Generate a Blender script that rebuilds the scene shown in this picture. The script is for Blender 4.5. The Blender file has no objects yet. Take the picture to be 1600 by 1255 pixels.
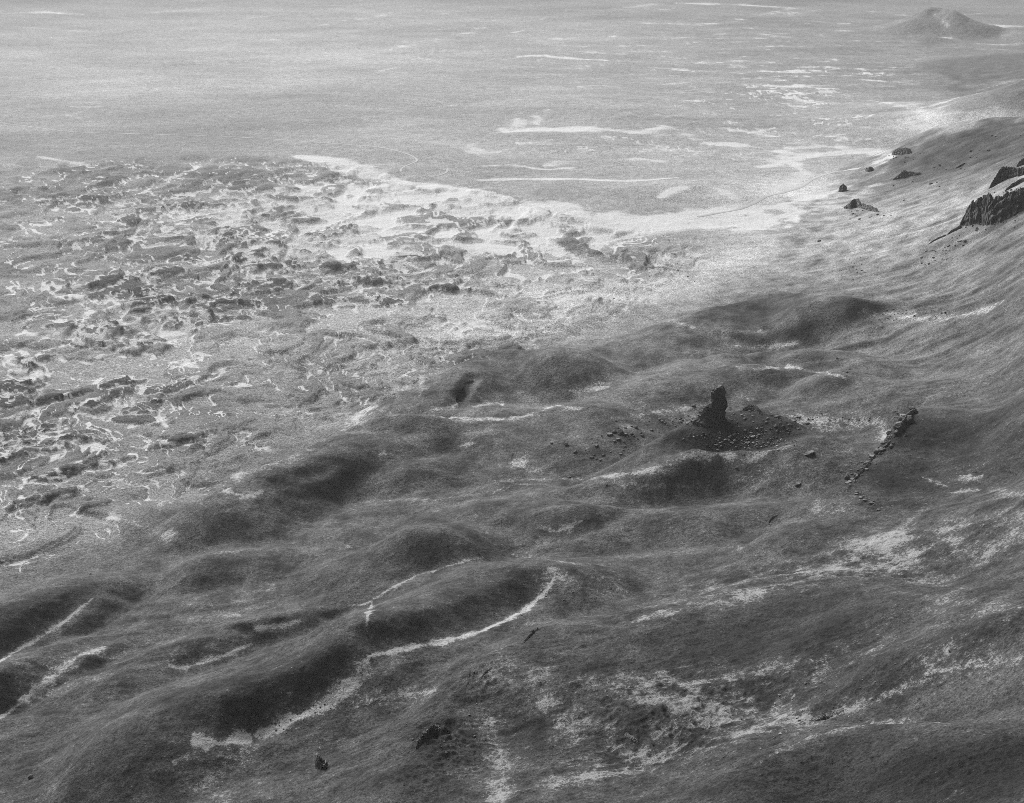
import bpy, math, random
import numpy as np

random.seed(7)
SC = bpy.context.scene
COL = SC.collection
R = math.radians

# ------------------------------------------------------------------ camera
CAM_Z, FPX, PITCH = 600.0, 2150.0, R(21.6)
cam_data = bpy.data.cameras.new('camera')
cam_data.sensor_width = 36.0
cam_data.lens = FPX / 1600.0 * 36.0
cam_data.clip_start = 1.0
cam_data.clip_end = 120000.0
cam = bpy.data.objects.new('camera', cam_data)
cam.location = (0, 0, CAM_Z)
cam.rotation_euler = (math.pi / 2 - PITCH, 0, 0)
COL.objects.link(cam)
SC.camera = cam

# ------------------------------------------------------------------ sky and sun
SUN_EL, SUN_AZ = R(35), R(-30)          # azimuth from +Y (view direction), positive to the right
SKY_STRENGTH = 0.05
world = bpy.data.worlds.new('World')
SC.world = world
world.use_nodes = True
wn = world.node_tree
wn.nodes.clear()
sky = wn.nodes.new('ShaderNodeTexSky')
sky.sky_type = 'NISHITA'
sky.sun_disc = False
sky.sun_elevation = SUN_EL
sky.sun_rotation = SUN_AZ
sky.air_density = 1.0
sky.dust_density = 3.0
bw = wn.nodes.new('ShaderNodeRGBToBW')   # black-and-white film: the light carries no colour
bg = wn.nodes.new('ShaderNodeBackground')
bg.inputs['Strength'].default_value = SKY_STRENGTH
wo = wn.nodes.new('ShaderNodeOutputWorld')
wn.links.new(sky.outputs['Color'], bw.inputs[0])
wn.links.new(bw.outputs[0], bg.inputs['Color'])
wn.links.new(bg.outputs[0], wo.inputs['Surface'])

sd = bpy.data.lights.new('sun', 'SUN')
sd.energy = 4.5
sd.angle = R(35.0)
sun = bpy.data.objects.new('sun', sd)
sun.rotation_euler = (R(90) - SUN_EL, 0, math.pi - SUN_AZ)
COL.objects.link(sun)
sun.location = (0, 0, 900)

SC.view_settings.view_transform = 'Standard'
SC.view_settings.look = 'None'
SC.view_settings.exposure = 0.82
SC.view_settings.gamma = 1.0
SC.view_settings.use_curve_mapping = False
SC.cycles.max_bounces = 4
SC.cycles.volume_bounces = 0
SC.cycles.use_denoising = False
SC.cycles.filter_width = 0.9
HAZE = 0.000020

# ------------------------------------------------------------------ noise
_pr = np.random.RandomState(11)
_perm = _pr.permutation(4096).astype(np.int32)
_perm = np.concatenate([_perm, _perm])
_ga = _pr.rand(4096).astype(np.float32) * 2 * np.pi
_gx, _gy = np.cos(_ga), np.sin(_ga)

def gn(x, y, seed=0):
    x = np.asarray(x, np.float32) + np.float32(seed * 17.31); y = np.asarray(y, np.float32) + np.float32(seed * 9.73)
    xi = np.floor(x); yi = np.floor(y)
    fx = x - xi; fy = y - yi
    xi = xi.astype(np.int32) & 4095; yi = yi.astype(np.int32) & 4095
    x1 = (xi + 1) & 4095; y1 = (yi + 1) & 4095
    def g(a, b, dx, dy):
        h = _perm[_perm[a] + b]
        return _gx[h] * dx + _gy[h] * dy
    u = fx * fx * fx * (fx * (fx * 6 - 15) + 10); v = fy * fy * fy * (fy * (fy * 6 - 15) + 10)
    a = g(xi, yi, fx, fy); b = g(x1, yi, fx - 1, fy)
    c = g(xi, y1, fx, fy - 1); d = g(x1, y1, fx - 1, fy - 1)
    a += u * (b - a); c += u * (d - c)
    return (a + v * (c - a)) * 1.5

def fbm(x, y, wl, octv=4, seed=0, gain=0.5, cell=None, ridged=False):
    out = 0; amp = 1.0
    for o in range(octv):
        n = gn(x / wl, y / wl, seed + o * 3)
        if ridged:
            n = 1 - 2 * np.abs(n) - 0.45
        if cell is not None:
            n = n * np.clip((wl / cell - 2.0) / 2.0, 0, 1)
        out = out + amp * n
        wl *= 0.5; amp *= gain
    return out

def sstep(a, b, x):
    t = np.clip((x - a) / (b - a), 0, 1)
    return t * t * (3 - 2 * t)

# ------------------------------------------------------------------ camera geometry helpers
cp, sp = math.cos(PITCH), math.sin(PITCH)
def ray(px, py):
    u = (px - 800.0) / FPX; v = (627.5 - py) / FPX
    return np.array([u, cp + v * sp, -sp + v * cp])

# ------------------------------------------------------------------ polar ground sheet (fine where it is seen, coarse elsewhere)
STEP = 1.0
az_f = np.arange(-25.0, 25.0001, 0.0425 * STEP)
ext = [25.0]
s_ = 0.06
while ext[-1] < 180:
    s_ *= 1.12; ext.append(ext[-1] + min(s_, 6))
ext = np.array(ext[1:-1])
AZ = np.radians(np.concatenate([-ext[::-1], az_f, ext])).astype(np.float64)
rs = [60, 120, 180, 230, 270, 300, 320]
r_ = 335.0
while r_ < 7600:
    rs.append(r_); r_ += STEP * 0.95 * (r_ * r_ + 360000.0) / (600 * 1376.0)
s_ = 90
while r_ < 14000:
    rs.append(r_); s_ *= 1.15; r_ += s_
RR = np.array(rs)
NA, NR = len(AZ), len(RR)
A2, R2 = np.meshgrid(AZ, RR)
X = (R2 * np.sin(A2)).astype(np.float32); Y = (R2 * np.cos(A2)).astype(np.float32)
dR = np.gradient(RR); dA = np.gradient(AZ)
CELL = np.minimum(np.maximum(R2 * dA[None, :], 0) + 0.3 * dR[:, None] * np.ones((1, NA)), 400).astype(np.float32)
CELL = np.maximum(CELL, 0.55 * dR[:, None]).astype(np.float32)
print('grid', NR, NA, NR * NA)

def sample(F, x, y):
    x = np.asarray(x, float); y = np.asarray(y, float)
    r = np.hypot(x, y); a = np.arctan2(x, y)
    i = np.clip(np.interp(r, RR, np.arange(NR)), 0, NR - 1.001); j = np.clip(np.interp(a, AZ, np.arange(NA)), 0, NA - 1.001)
    i0 = i.astype(int); j0 = j.astype(int); fi = i - i0; fj = j - j0
    return ((F[i0, j0] * (1 - fj) + F[i0, j0 + 1] * fj) * (1 - fi) + (F[i0 + 1, j0] * (1 - fj) + F[i0 + 1, j0 + 1] * fj) * fi)

TT = np.concatenate([np.arange(250, 1600, 1.5), np.arange(1600, 4000, 4.0), np.arange(4000, 13000, 15.0)])
def hit(px, py, lift=0.0, F=None):
    """world point where the sight line of this pixel meets the ground (raised by lift)"""
    F = Z if F is None else F
    d = ray(px, py)
    P = d[None, :] * TT[:, None]
    gap = CAM_Z + P[:, 2] - lift - sample(F, P[:, 0], P[:, 1])
    k = np.nonzero(gap < 0)[0]
    if len(k) == 0 or k[0] == 0:
        t = (CAM_Z - lift) / -d[2]
    else:
        k = k[0]; g0, g1 = gap[k - 1], gap[k]
        t = TT[k - 1] + (TT[k] - TT[k - 1]) * g0 / (g0 - g1)
    return np.array([d[0] * t, d[1] * t, CAM_Z + d[2] * t])

# ------------------------------------------------------------------ base relief: thin plate through survey points (px, py, height)
CTRL = [
 # plain
 (-250,40,-40),(100,40,-40),(450,40,-40),(800,40,-40),(1150,40,-40),(1420,40,-30),(1750,40,-20),
 (-200,200,-40),(200,200,-40),(600,200,-40),(950,200,-40),(1200,180,-30),(1350,180,-20),
 (-200,400,-40),(150,400,-40),(500,400,-40),(850,400,-35),(1050,330,-25),(1100,400,-15),
 (-250,600,-40),(100,600,-40),(400,600,-32),(620,560,-18),(760,500,-22),(950,470,-14),
 (-200,760,-25),(50,760,-22),(250,740,-16),
 # toe
 (0,905,2),(120,870,2),(230,830,2),(400,735,2),(520,675,2),(610,630,3),(700,570,4),(860,548,5),(1000,500,2),(1060,480,2),
 (1150,430,2),(1200,370,2),(1210,320,2),(1310,285,5),(1390,240,8),
 # foreground-left
 (0,1255,48),(200,1255,65),(400,1255,85),(600,1255,112),(800,1255,142),(1000,1255,175),(1200,1255,212),(1400,1255,245),(1600,1255,280),
 (-250,1255,30),(-250,1000,4),
 (0,1050,20),(200,1050,32),(400,1050,50),(600,1050,72),(800,1050,98),(1000,1050,128),(1200,1050,160),(1400,1050,196),(1600,1050,235),
 (100,950,10),(300,950,24),(500,950,40),(700,950,58),(900,950,78),
 (300,850,12),(500,850,24),(700,850,38),(900,850,54),(1100,860,80),(1300,860,115),(1450,860,145),(1600,860,180),
 (450,780,12),(650,760,24),(850,750,36),(1050,750,52),(1250,740,76),(1400,730,104),(1600,720,162),
 (640,680,14),(800,660,24),(1000,650,38),(1200,650,55),(1400,640,86),(1600,600,150),
 (780,600,14),(950,590,20),(1100,580,28),(1300,560,50),(1450,540,85),(1600,500,150),
 (1050,520,6),(1200,490,16),(1320,460,36),(1450,430,72),(1600,400,155),
 (1230,420,8),(1300,390,24),(1400,360,55),(1500,340,98),(1600,300,165),
 (1260,340,7),(1330,310,20),(1420,280,48),(1510,250,92),(1600,215,140),
 (1395,236,12),(1450,216,45),(1520,200,85),(1600,186,130),
 # beyond the spur
 (1440,205,-8),(1520,180,-4),
 # off frame
 (1800,150,235),(1800,300,280),(1800,500,260),(1800,700,265),(1850,950,300),(1850,1200,380),(2100,400,360),
]
pts = []
for px, py, z in CTRL:
    d = ray(px, py); t = (CAM_Z - z) / -d[2]
    pts.append((d[0] * t, d[1] * t, z))
pts += [(900, 3050, 0), (1010, 2840, 2), (1200, 2900, 30), (-300, 0, 160), (0, -300, 240), (-900, -300, 60), (-1500, 500, -20), (500, -500, 330), (900, 200, 400),
        (1500, 800, 420), (1900, 1800, 420), (-4500, 2000, -40), (-4500, 6500, -40), (0, 7500, -40), (4500, 7500, -40), (2600, 5000, 0), (-600, 350, 60),
        (2300, 2600, 380), (1900, 3900, 120)]
P = np.array(pts); SCL = 1000.0
def U(d2): return np.where(d2 > 1e-12, d2 * np.log(np.maximum(d2, 1e-12)), 0) * 0.5
n = len(P); q = P[:, :2] / SCL
K = U(((q[:, None] - q[None]) ** 2).sum(-1)) + 2e-4 * np.eye(n)
Q = np.hstack([np.ones((n, 1)), q])
Amat = np.zeros((n + 3, n + 3)); Amat[:n, :n] = K; Amat[:n, n:] = Q; Amat[n:, :n] = Q.T
w = np.linalg.solve(Amat, np.concatenate([P[:, 2], [0, 0, 0]]))
# evaluate on a thinned grid, then interpolate
ii = np.unique(np.concatenate([np.arange(0, NR, 4), [NR - 1]])); jj = np.unique(np.concatenate([np.arange(0, NA, 4), [NA - 1]]))
gx = X[np.ix_(ii, jj)].ravel() / SCL; gy = Y[np.ix_(ii, jj)].ravel() / SCL
zz = w[n] + w[n + 1] * gx + w[n + 2] * gy
for k in range(n):
    zz = zz + w[k] * U((gx - q[k, 0]) ** 2 + (gy - q[k, 1]) ** 2)
zz = zz.reshape(len(ii), len(jj))
tmp = np.empty((len(ii), NA))
for a in range(len(ii)): tmp[a] = np.interp(np.arange(NA), jj, zz[a])
fi = np.interp(np.arange(NR), ii, np.arange(len(ii))); i0 = np.minimum(fi.astype(int), len(ii) - 2); f = (fi - i0)[:, None]
Z = tmp[i0] * (1 - f) + tmp[i0 + 1] * f
Z = np.clip(Z, -80, 430)
Z = Z * sstep(6000, 4200, R2) - 40 * (1 - sstep(6000, 4200, R2))
K_ = 5.0
SKIRT = np.exp(-((Z + 9) / 9) ** 2) * sstep(2300, 1900, R2)
LAND = sstep(-5, 10, Z).astype(np.float32)          # 0 on the plain, 1 on the slopes
Z = np.where(Z > 60, Z, K_ * np.log1p(np.exp(np.minimum(Z, 60) / K_)))
del tmp, zz

# ------------------------------------------------------------------ hills along crest lines
def seg_field(pl, pad, tau=0):
    """distance, side (+ in front, toward the viewer), and position along a world polyline for nearby vertices"""
    xs = [p[0] for p in pl]; ys = [p[1] for p in pl]
    rr = [math.hypot(a, b) for a, b in zip(xs, ys)]; aa = [math.atan2(a, b) for a, b in zip(xs, ys)]
    da = pad / max(min(rr), 200)
    i0, i1 = np.searchsorted(RR, min(rr) - pad), np.searchsorted(RR, max(rr) + pad)
    j0, j1 = np.searchsorted(AZ, min(aa) - da), np.searchsorted(AZ, max(aa) + da)
    sl = (slice(max(i0 - 1, 0), i1 + 1), slice(max(j0 - 1, 0), j1 + 1))
    x = X[sl]; y = Y[sl]
    best = np.full(x.shape, 1e9, np.float32); side = np.zeros(x.shape, np.float32); tt = np.zeros(x.shape, np.float32)
    L = [0]
    for k in range(len(pl) - 1): L.append(L[-1] + math.dist(pl[k][:2], pl[k + 1][:2]))
    for k in range(len(pl) - 1):
        ax, ay = pl[k][:2]; bx, by = pl[k + 1][:2]
        dx, dy = bx - ax, by - ay; l2 = dx * dx + dy * dy + 1e-9
        t = np.clip(((x - ax) * dx + (y - ay) * dy) / l2, 0, 1)
        ex = x - ax - t * dx; ey = y - ay - t * dy
        d = np.hypot(ex, ey)
        m = d < best
        c = -(dx * (y - ay) - dy * (x - ax)) / math.sqrt(l2)
        best = np.where(m, d, best); side = np.where(m, c, side)
        tt = np.where(m, (L[k] + t * (L[k + 1] - L[k])) / max(L[-1], 1e-6), tt)
    if tau:                                            # blend neighbouring segments so that bends leave no crease
        W0 = np.full(x.shape, 1e-12, np.float32); D0 = W0 * best; S0 = W0 * side; T0 = W0 * tt
        for k in range(len(pl) - 1):
            ax, ay = pl[k][:2]; bx, by = pl[k + 1][:2]
            dx, dy = bx - ax, by - ay; l2 = dx * dx + dy * dy + 1e-9
            t = np.clip(((x - ax) * dx + (y - ay) * dy) / l2, 0, 1)
            ex = x - ax - t * dx; ey = y - ay - t * dy; d = np.hypot(ex, ey)
            w_ = np.exp(-(d - best) / tau) * math.sqrt(l2)
            W0 += w_; D0 += w_ * d; S0 += w_ * (-(dx * (y - ay) - dy * (x - ax)) / math.sqrt(l2)); T0 += w_ * (L[k] + t * (L[k + 1] - L[k])) / max(L[-1], 1e-6)
        best, side, tt = D0 / W0, S0 / W0, T0 / W0
        best = np.maximum(best - 0.25 * tau, 0)
    return sl, best, side, tt

def smooth_line(pts, sub=4):
    p = np.array(pts, float)
    if len(p) < 3: return [tuple(a) for a in p]
    out = []
    for k in range(len(p) - 1):
        p0 = p[max(k - 1, 0)]; p1 = p[k]; p2 = p[k + 1]; p3 = p[min(k + 2, len(p) - 1)]
        for s in range(sub):
            t = s / sub
            out.append(0.5 * ((2 * p1) + (-p0 + p2) * t + (2 * p0 - 5 * p1 + 4 * p2 - p3) * t * t + (-p0 + 3 * p1 - 3 * p2 + p3) * t ** 3))
    out.append(p[-1])
    return [tuple(a) for a in out]

def side_view(pl, sl):
    x = X[sl]; y = Y[sl]; rr_ = np.hypot(x, y); aa_ = np.arctan2(x, y)
    a_ = np.array([math.atan2(q_[0], q_[1]) for q_ in pl]); r0 = np.array([math.hypot(q_[0], q_[1]) for q_ in pl])
    o_ = np.argsort(a_)
    k_ = np.ones(5) / 5; rs2 = np.convolve(np.pad(r0[o_], 2, mode='edge'), k_, 'valid')
    return np.interp(aa_, a_[o_], rs2) - rr_

def ridge(line, h, wf, wb, p=1.7, wob=0.15, end=0.25, spine=False, trough=0.0):
    """line: (px, py) crest points left to right; h height; wf / wb widths in metres before / behind the crest"""
    global Z
    if len(line[0]) == 3:                          # (px, py, height above the plain)
        pl = []
        for a, b, z_ in smooth_line(line, 3):
            q_ = ray(a, b); t_ = (CAM_Z - z_) / -q_[2]; pl.append((q_[0] * t_, q_[1] * t_, z_))
        L_ = np.concatenate([[0], np.cumsum([math.dist(pl[k][:2], pl[k + 1][:2]) for k in range(len(pl) - 1)])]); L_ /= L_[-1]
        hk = [max(c_[2] - float(sample(Z, c_[0], c_[1])), 0) for c_ in pl]
    else:
        pl = [hit(a, b, h) for a, b in smooth_line(line, 3)]
        hk = None
    W = max(wf, wb)
    sl, d, side, t = seg_field(pl, 2.6 * W, 0.28 * W)
    if hk is not None: h = np.interp(t, L_, hk)
    if not spine: side = side_view(pl, sl)
    s = np.tanh(side / (0.25 * min(wf, wb)))
    wid = 0.5 * (wf + wb) + 0.5 * (wf - wb) * s
    if wob:
        wid = wid * (1 + wob * gn(X[sl] / (W * 1.3), Y[sl] / (W * 1.3), len(line)))
    prof = np.power(np.clip(1 - (d / (1.75 * wid)) ** 2, 0, 1), 1.9) if p >= 1.3 else np.power(np.clip(1 - d / (1.75 * wid), 0, 1), 1.25)
    if end: prof = prof * (1 - end * np.power(np.abs(2 * t - 1), 4))
    if trough:                                         # washed-out hollow along the foot on the near side
        fr = np.clip(side / (0.5 * wid), 0, 1) * (1 - np.power(np.abs(2 * t - 1), 6))
        prof = prof - trough * fr * np.exp(-((d - 1.65 * wid) / (0.55 * wid)) ** 2)
    Z[sl] += h * prof

RIDGES = [
 # --- far cone
 ([(1448,12),(1462,10),(1494,15)], 82, 118, 118, 1.0, .12, 0),
 ([(1555,42),(1590,48),(1640,60)], 22, 60, 60, 1.6),
 # --- second spur upper right
 ([(1435,188,4),(1500,163,48),(1560,141,88),(1610,122,120),(1750,70,200)], 0, 240, 200, 1.9, .1, 0),
 # --- nearer spur skyline
 ([(1396,239,14),(1460,217,58),(1530,201,92),(1600,189,122),(1700,170,180)], 0, 90, 70, 1.8, .1, 0),
 # low swells of the plain
 ([(860,150),(1000,170),(1030,192)], 10, 160, 200, 1.6),
 ([(560,215),(640,232),(720,262)], 9, 120, 120, 1.6),
 ([(850,315),(960,300),(1090,290)], 10, 150, 150, 1.6),
 ([(1090,292),(1110,285),(1140,300)], 8, 60, 60, 1.6),
 # --- mid hills, back to front
 ([(1060,492),(1120,478),(1180,466),(1232,457),(1262,470)], 42, 75, 30, 1.7),
 ([(1275,480),(1320,468),(1375,468)], 9, 40, 40, 1.8),
 ([(1190,524),(1250,508),(1300,499),(1345,488)], 9, 16, 50, 2.2),
 ([(1270,492),(1350,482),(1430,478)], 11.6, 30, 50, 1.7),
 ([(1340,520),(1400,498),(1470,500)], 13, 35, 45, 1.7),
 ([(660,600),(700,578),(740,558),(785,546),(840,547),(880,552)], 38, 80, 34, 1.8),
 ([(880,556),(950,541),(1010,546),(1070,550)], 14, 45, 40, 1.7),
 ([(1150,562),(1190,551),(1230,552)], 15.9, 30, 30, 1.7),
 ([(1245,562),(1290,552),(1330,560),(1370,570)], 15.9, 28, 32, 1.7),
 ([(980,610),(1030,585),(1070,568),(1110,562),(1140,570)], 26.1, 55, 40, 1.7),
 ([(1120,590),(1180,580),(1235,578),(1290,590)], 20.3, 42, 35, 1.7),
 ([(1290,594),(1330,592),(1375,603)], 13, 30, 30, 1.7),
 ([(1200,640),(1280,618),(1360,612),(1450,600)], 14.5, 40, 40, 1.7),
 ([(1270,655),(1340,634),(1420,628)], 10.2, 25, 35, 1.7),
 ([(840,570),(860,566),(885,572)], 5.8, 25, 25, 1.7),
 ([(700,612),(720,598),(745,590)], 6, 22, 30, 1.9),
 ([(750,652),(810,643),(880,640),(930,648),(958,662)], 20.3, 55, 35, 1.7),
 ([(610,640),(660,640),(700,645)], 4, 30, 20, 1.7),
 ([(360,765),(420,728),(500,690),(580,655),(630,645)], 31, 48, 24, 1.7),
 ([(455,750),(480,742),(505,735)], 3, 12, 30, 2.0),
 ([(600,715),(680,700),(760,700),(820,712)], 10.2, 45, 40, 1.7),
 ([(560,730),(600,720),(660,725)], 10.2, 30, 30, 1.7),
 ([(1045,676),(1100,652),(1150,638),(1190,640),(1240,662)], 38, 56, 30, 1.6),
 ([(930,748),(1000,737),(1060,722),(1095,710),(1150,708)], 12, 28, 16, 1.9),
 ([(1020,742),(1060,728),(1100,722)], 3, 14, 14, 1.7),
 ([(230,800),(270,794),(310,798)], 8.7, 32, 32, 1.8),
 ([(850,805),(885,797),(915,803)], 13, 22, 30, 1.8),
 ([(640,845),(675,838),(715,842)], 13, 32, 34, 1.7),
 ([(560,880),(620,868),(680,868)], 10.2, 40, 40, 1.7),
 ([(770,790),(850,775),(930,768)], 7.2, 30, 30, 1.7),
 ([(920,820),(1010,805),(1100,800)], 11.6, 32, 40, 1.7),
 ([(680,822),(760,808),(830,812)], 8.7, 32, 40, 1.7),
 # --- dark-faced mounds of the foreground
 ([(610,985),(670,940),(730,905),(790,882),(845,880)], 27, 50, 62, 1.9),
 ([(240,1110),(320,1075),(400,1048),(470,1030),(530,985)], 24, 52, 60, 1.9),
 ([(360,1085),(430,1062),(510,1045)], 6, 20, 25, 1.8),
 ([(-60,975),(0,950),(70,925),(130,914)], 16, 30, 45, 2.2),
 ([(-40,1060),(0,1045),(60,1025),(120,1008)], 9, 20, 30, 1.9),
 ([(-30,1075),(0,1068),(25,1062)], 10, 14, 22, 1.9),
 ([(310,880),(350,866),(400,866)], 9, 26, 30, 1.8),
 ([(280,1012),(330,992),(380,978)], 8, 18, 28, 1.9),
 ([(420,968),(450,958),(480,950)], 7, 13, 25, 1.9),
 ([(540,900),(560,880),(600,872)], 4, 30, 30, 1.7),
 ([(180,1060),(210,1045),(240,1040)], 5, 20, 25, 1.7),
 ([(200,1165),(260,1140),(300,1135)], 5, 30, 40, 1.8),
 ([(120,1210),(200,1190),(260,1190)], 4, 30, 40, 1.8),
 # --- stony spine running down through the centre foreground
 ([(650,1180),(668,1145),(700,1108),(750,1060),(800,1018),(840,980)], 10, 30, 42, 1.5, .15, .25, True),
 ([(880,1000),(960,960),(1060,945),(1130,925),(1230,910),(1330,905),(1420,935)], 16, 70, 40, 1.6),
 ([(1500,985),(1560,965),(1650,960)], 10, 40, 40, 1.7),
 ([(1120,1215),(1200,1170),(1280,1142),(1370,1133),(1480,1140),(1620,1150)], 18, 48, 26, 1.8),
 # --- crag spine on the right
 ([(1240,795),(1300,770),(1330,745),(1362,715),(1400,678),(1425,640)], 24, 50, 7, 1.5, .15, .25, True),
 ([(1400,678),(1415,655),(1425,638)], 9, 25, 8, 1.6, .15, .25, True),
 ([(1345,745),(1400,738),(1460,745)], 10, 45, 40, 1.7),
 ([(1200,800),(1215,790),(1250,788)], 5, 14, 20, 1.7),
 ([(1440,660),(1520,650),(1620,650)], 9, 50, 40, 1.7),
 ([(1210,860),(1330,830),(1460,800),(1600,790)], 8, 60, 40, 1.6),
 ([(1600,1010),(1560,1000),(1640,990)], 6, 30, 30, 1.6),
]
HOLLOWS = [
 ([(1050,706),(1120,708),(1190,698),(1250,684)], 9, 15),
 ([(575,1018),(545,1062),(500,1092),(450,1116),(400,1136)], 8, 15),
 ([(600,1012),(700,990),(800,950),(850,918)], 7, 13),
 ([(150,930),(110,955),(60,985),(10,1015)], 5, 10),
 ([(160,1008),(110,1024),(70,1050),(20,1095)], 5, 11),
 ([(470,745),(500,738),(530,728)], 2, 6), # (line, depth, w)
 ([(718,628),(728,612),(738,598)], 7, 7),
 ([(300,1030),(272,1034),(262,1028)], 5, 12),
 ([(1040,1175),(1100,1150),(1170,1120),(1240,1085),(1320,1030),(1400,1000)], 10, 26),
 ([(1450,1065),(1530,1045),(1600,1030)], 6, 18),
 ([(1345,468),(1370,466)], 5, 14),
 ([(425,762),(460,750),(505,737)], 2.5, 8),
 ([(780,1200),(775,1160),(760,1110)], 7, 22),
 ([(880,1130),(960,1180),(1000,1240)], 6, 26),
]

NOTROUGH = [l_[0] for l_ in RIDGES if len(l_) > 7 or l_[0][0] in ((610, 985), (240, 1110), (200, 1165), (120, 1210))]
for line, h, wf, wb, *rest in RIDGES:
    py_ = line[0][1]
    ridge(line, h * (1.25 if py_ > 840 else 1.0), wf, wb, *(rest or ()), trough=0.17 if py_ > 640 and line not in NOTROUGH else 0.0)
for line, dep, wd in HOLLOWS:
    ridge(line, -dep, wd, wd, 1.8)
Z = Z.astype(np.float32)

# coordinate whose level lines follow the slope streaks
SX = fbm(X, Y, 420, 3, 31)
SS = Y + X * (-0.5 + 4.05e-4 * Y) + 14 * SX + 0.35 * Z * LAND
TS = X - 0.2 * Y

# ------------------------------------------------------------------ ground masks
def splats(lst, base=0.0, mode='add'):
    """soft ellipses: (px, py, rx, ry, value[, tilt deg]); sizes in picture px at that spot, turned into metres on the ground"""
    F = np.full(X.shape, base, np.float32)
    for s in lst:
        px, py, rx, ry, val = s[:5]; tilt = R(s[5]) if len(s) > 5 else 0.0
        c = hit(px, py); D = math.dist(c, (0, 0, CAM_Z))
        sd_ = max((CAM_Z - c[2]) / D, 0.08)
        mrx, mry = rx * D / FPX, ry * D / FPX / sd_
        dx_, dy_ = math.cos(tilt), math.sin(tilt) / sd_   # direction of the long axis on the ground
        L_ = math.hypot(dx_, dy_); a_ = math.atan2(c[0], c[1])
        if tilt: mrx, mry = mrx * L_, mry * sd_ / max(sd_, abs(math.cos(tilt)) * sd_ + abs(math.sin(tilt)))
        ux, uy = dx_ / L_, dy_ / L_
        # turn from tangential/radial to world axes
        wx, wy = ux * math.cos(a_) + uy * math.sin(a_), -ux * math.sin(a_) + uy * math.cos(a_)
        pad = 2.6 * max(mrx, mry); da = pad / max(math.hypot(c[0], c[1]), 200)
        rc = math.hypot(c[0], c[1])
        i0, i1 = np.searchsorted(RR, rc - pad), np.searchsorted(RR, rc + pad)
        j0, j1 = np.searchsorted(AZ, a_ - da), np.searchsorted(AZ, a_ + da)
        sl = (slice(i0, i1 + 1), slice(j0, j1 + 1))
        ex = X[sl] - c[0]; ey = Y[sl] - c[1]
        e = ((ex * wx + ey * wy) / mrx) ** 2 + ((-ex * wy + ey * wx) / mry) ** 2
        g = np.exp(-e)
        if mode == 'add': F[sl] += val * g
        else: F[sl] = np.maximum(F[sl], val * g)
    return F

def strokes(lst):
    """painted-looking natural lines: (points, half width px, strength, raggedness)"""
    F = np.zeros(X.shape, np.float32)
    for pts_, wpx, val, *rg in lst:
        rg = rg[0] if rg else 0.5
        pl = [hit(a, b) for a, b in smooth_line(pts_, 3)]
        c = pl[len(pl) // 2]; D = math.dist(c, (0, 0, CAM_Z)); sd_ = max((CAM_Z - c[2]) / D, 0.08)
        wm = wpx * D / FPX / sd_ ** 0.7
        sl, d, side, t = seg_field(pl, 5 * wm)
        x = X[sl]; y = Y[sl]
        wv = wm * (1 + rg * 1.3 * fbm(x, y, wm * 5, 3, 5)) * (0.25 + 0.75 * np.sqrt(np.clip(1 - np.abs(2 * t - 1) ** 3, 0, 1)))
        wv = np.maximum(wv, wm * 0.08) * np.where(side_view(pl, sl) > 0, 1 + 0.4 * LAND[sl], 1.0)
        if pts_[0][1] < 200: val_ = val * 0.8
        else: val_ = val
        d2 = d + rg * wm * 0.5 * fbm(x, y, wm * 3, 3, 9)
        brk = 1.0 - rg * 0.55 * sstep(-0.1, 0.6, fbm(x, y, wm * 9, 4, 19, .6)) * LAND[sl]
        F[sl] = np.maximum(F[sl], val_ * brk * np.exp(-(d2 / wv * 0.85) ** 2))
    return F

def poly_mask(px_poly, soft, rag=0.0):
    pl = [hit(a, b) for a, b in px_poly]
    rr_ = [math.hypot(q_[0], q_[1]) for q_ in pl]; aa_ = [math.atan2(q_[0], q_[1]) for q_ in pl]; pd_ = 3 * soft
    sl = (slice(max(np.searchsorted(RR, min(rr_) - pd_), 0), np.searchsorted(RR, max(rr_) + pd_)), slice(np.searchsorted(AZ, min(aa_) - pd_ / min(rr_)), np.searchsorted(AZ, max(aa_) + pd_ / min(rr_))))
    x = X[sl]; y = Y[sl]
    inside = np.zeros(x.shape, bool); best = np.full(x.shape, 1e9, np.float32)
    n_ = len(pl)
    for k in range(n_):
        ax, ay = pl[k][:2]; bx, by = pl[(k + 1) % n_][:2]
        cross = ((ay > y) != (by > y)) & (x < (bx - ax) * (y - ay) / ((by - ay) or 1e-9) + ax)
        inside ^= cross
        dx, dy = bx - ax, by - ay; l2 = dx * dx + dy * dy + 1e-9
        t = np.clip(((x - ax) * dx + (y - ay) * dy) / l2, 0, 1)
        best = np.minimum(best, np.hypot(x - ax - t * dx, y - ay - t * dy))
    s = np.where(inside, best, -best) + rag * soft * fbm(x, y, soft * 4, 4, 199, .6)
    F = np.zeros(X.shape, np.float32); F[sl] = sstep(-soft, soft, s)
    return F

LAVA = poly_mask([(-120,262),(120,250),(300,244),(430,246),(560,255),(640,285),(760,300),(880,330),(980,360),(1090,372),(1130,400),(1060,445),(1010,490),(880,535),(760,560),(690,580),(620,618),(500,660),(420,720),(330,770),(200,820),(90,880),(-120,950)], 45)
LAVA2 = splats([(1230,150,120,22,1.0),(1130,165,90,18,0.8),(1180,205,120,18,0.8),(1000,225,160,20,0.8),(900,235,120,14,0.8),(1280,190,70,14,0.9),(1250,230,90,16,0.7),(1330,110,120,16,0.6),(130,175,45,14,0.7),(1100,245,120,12,.6)], 0, 'max')

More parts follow.
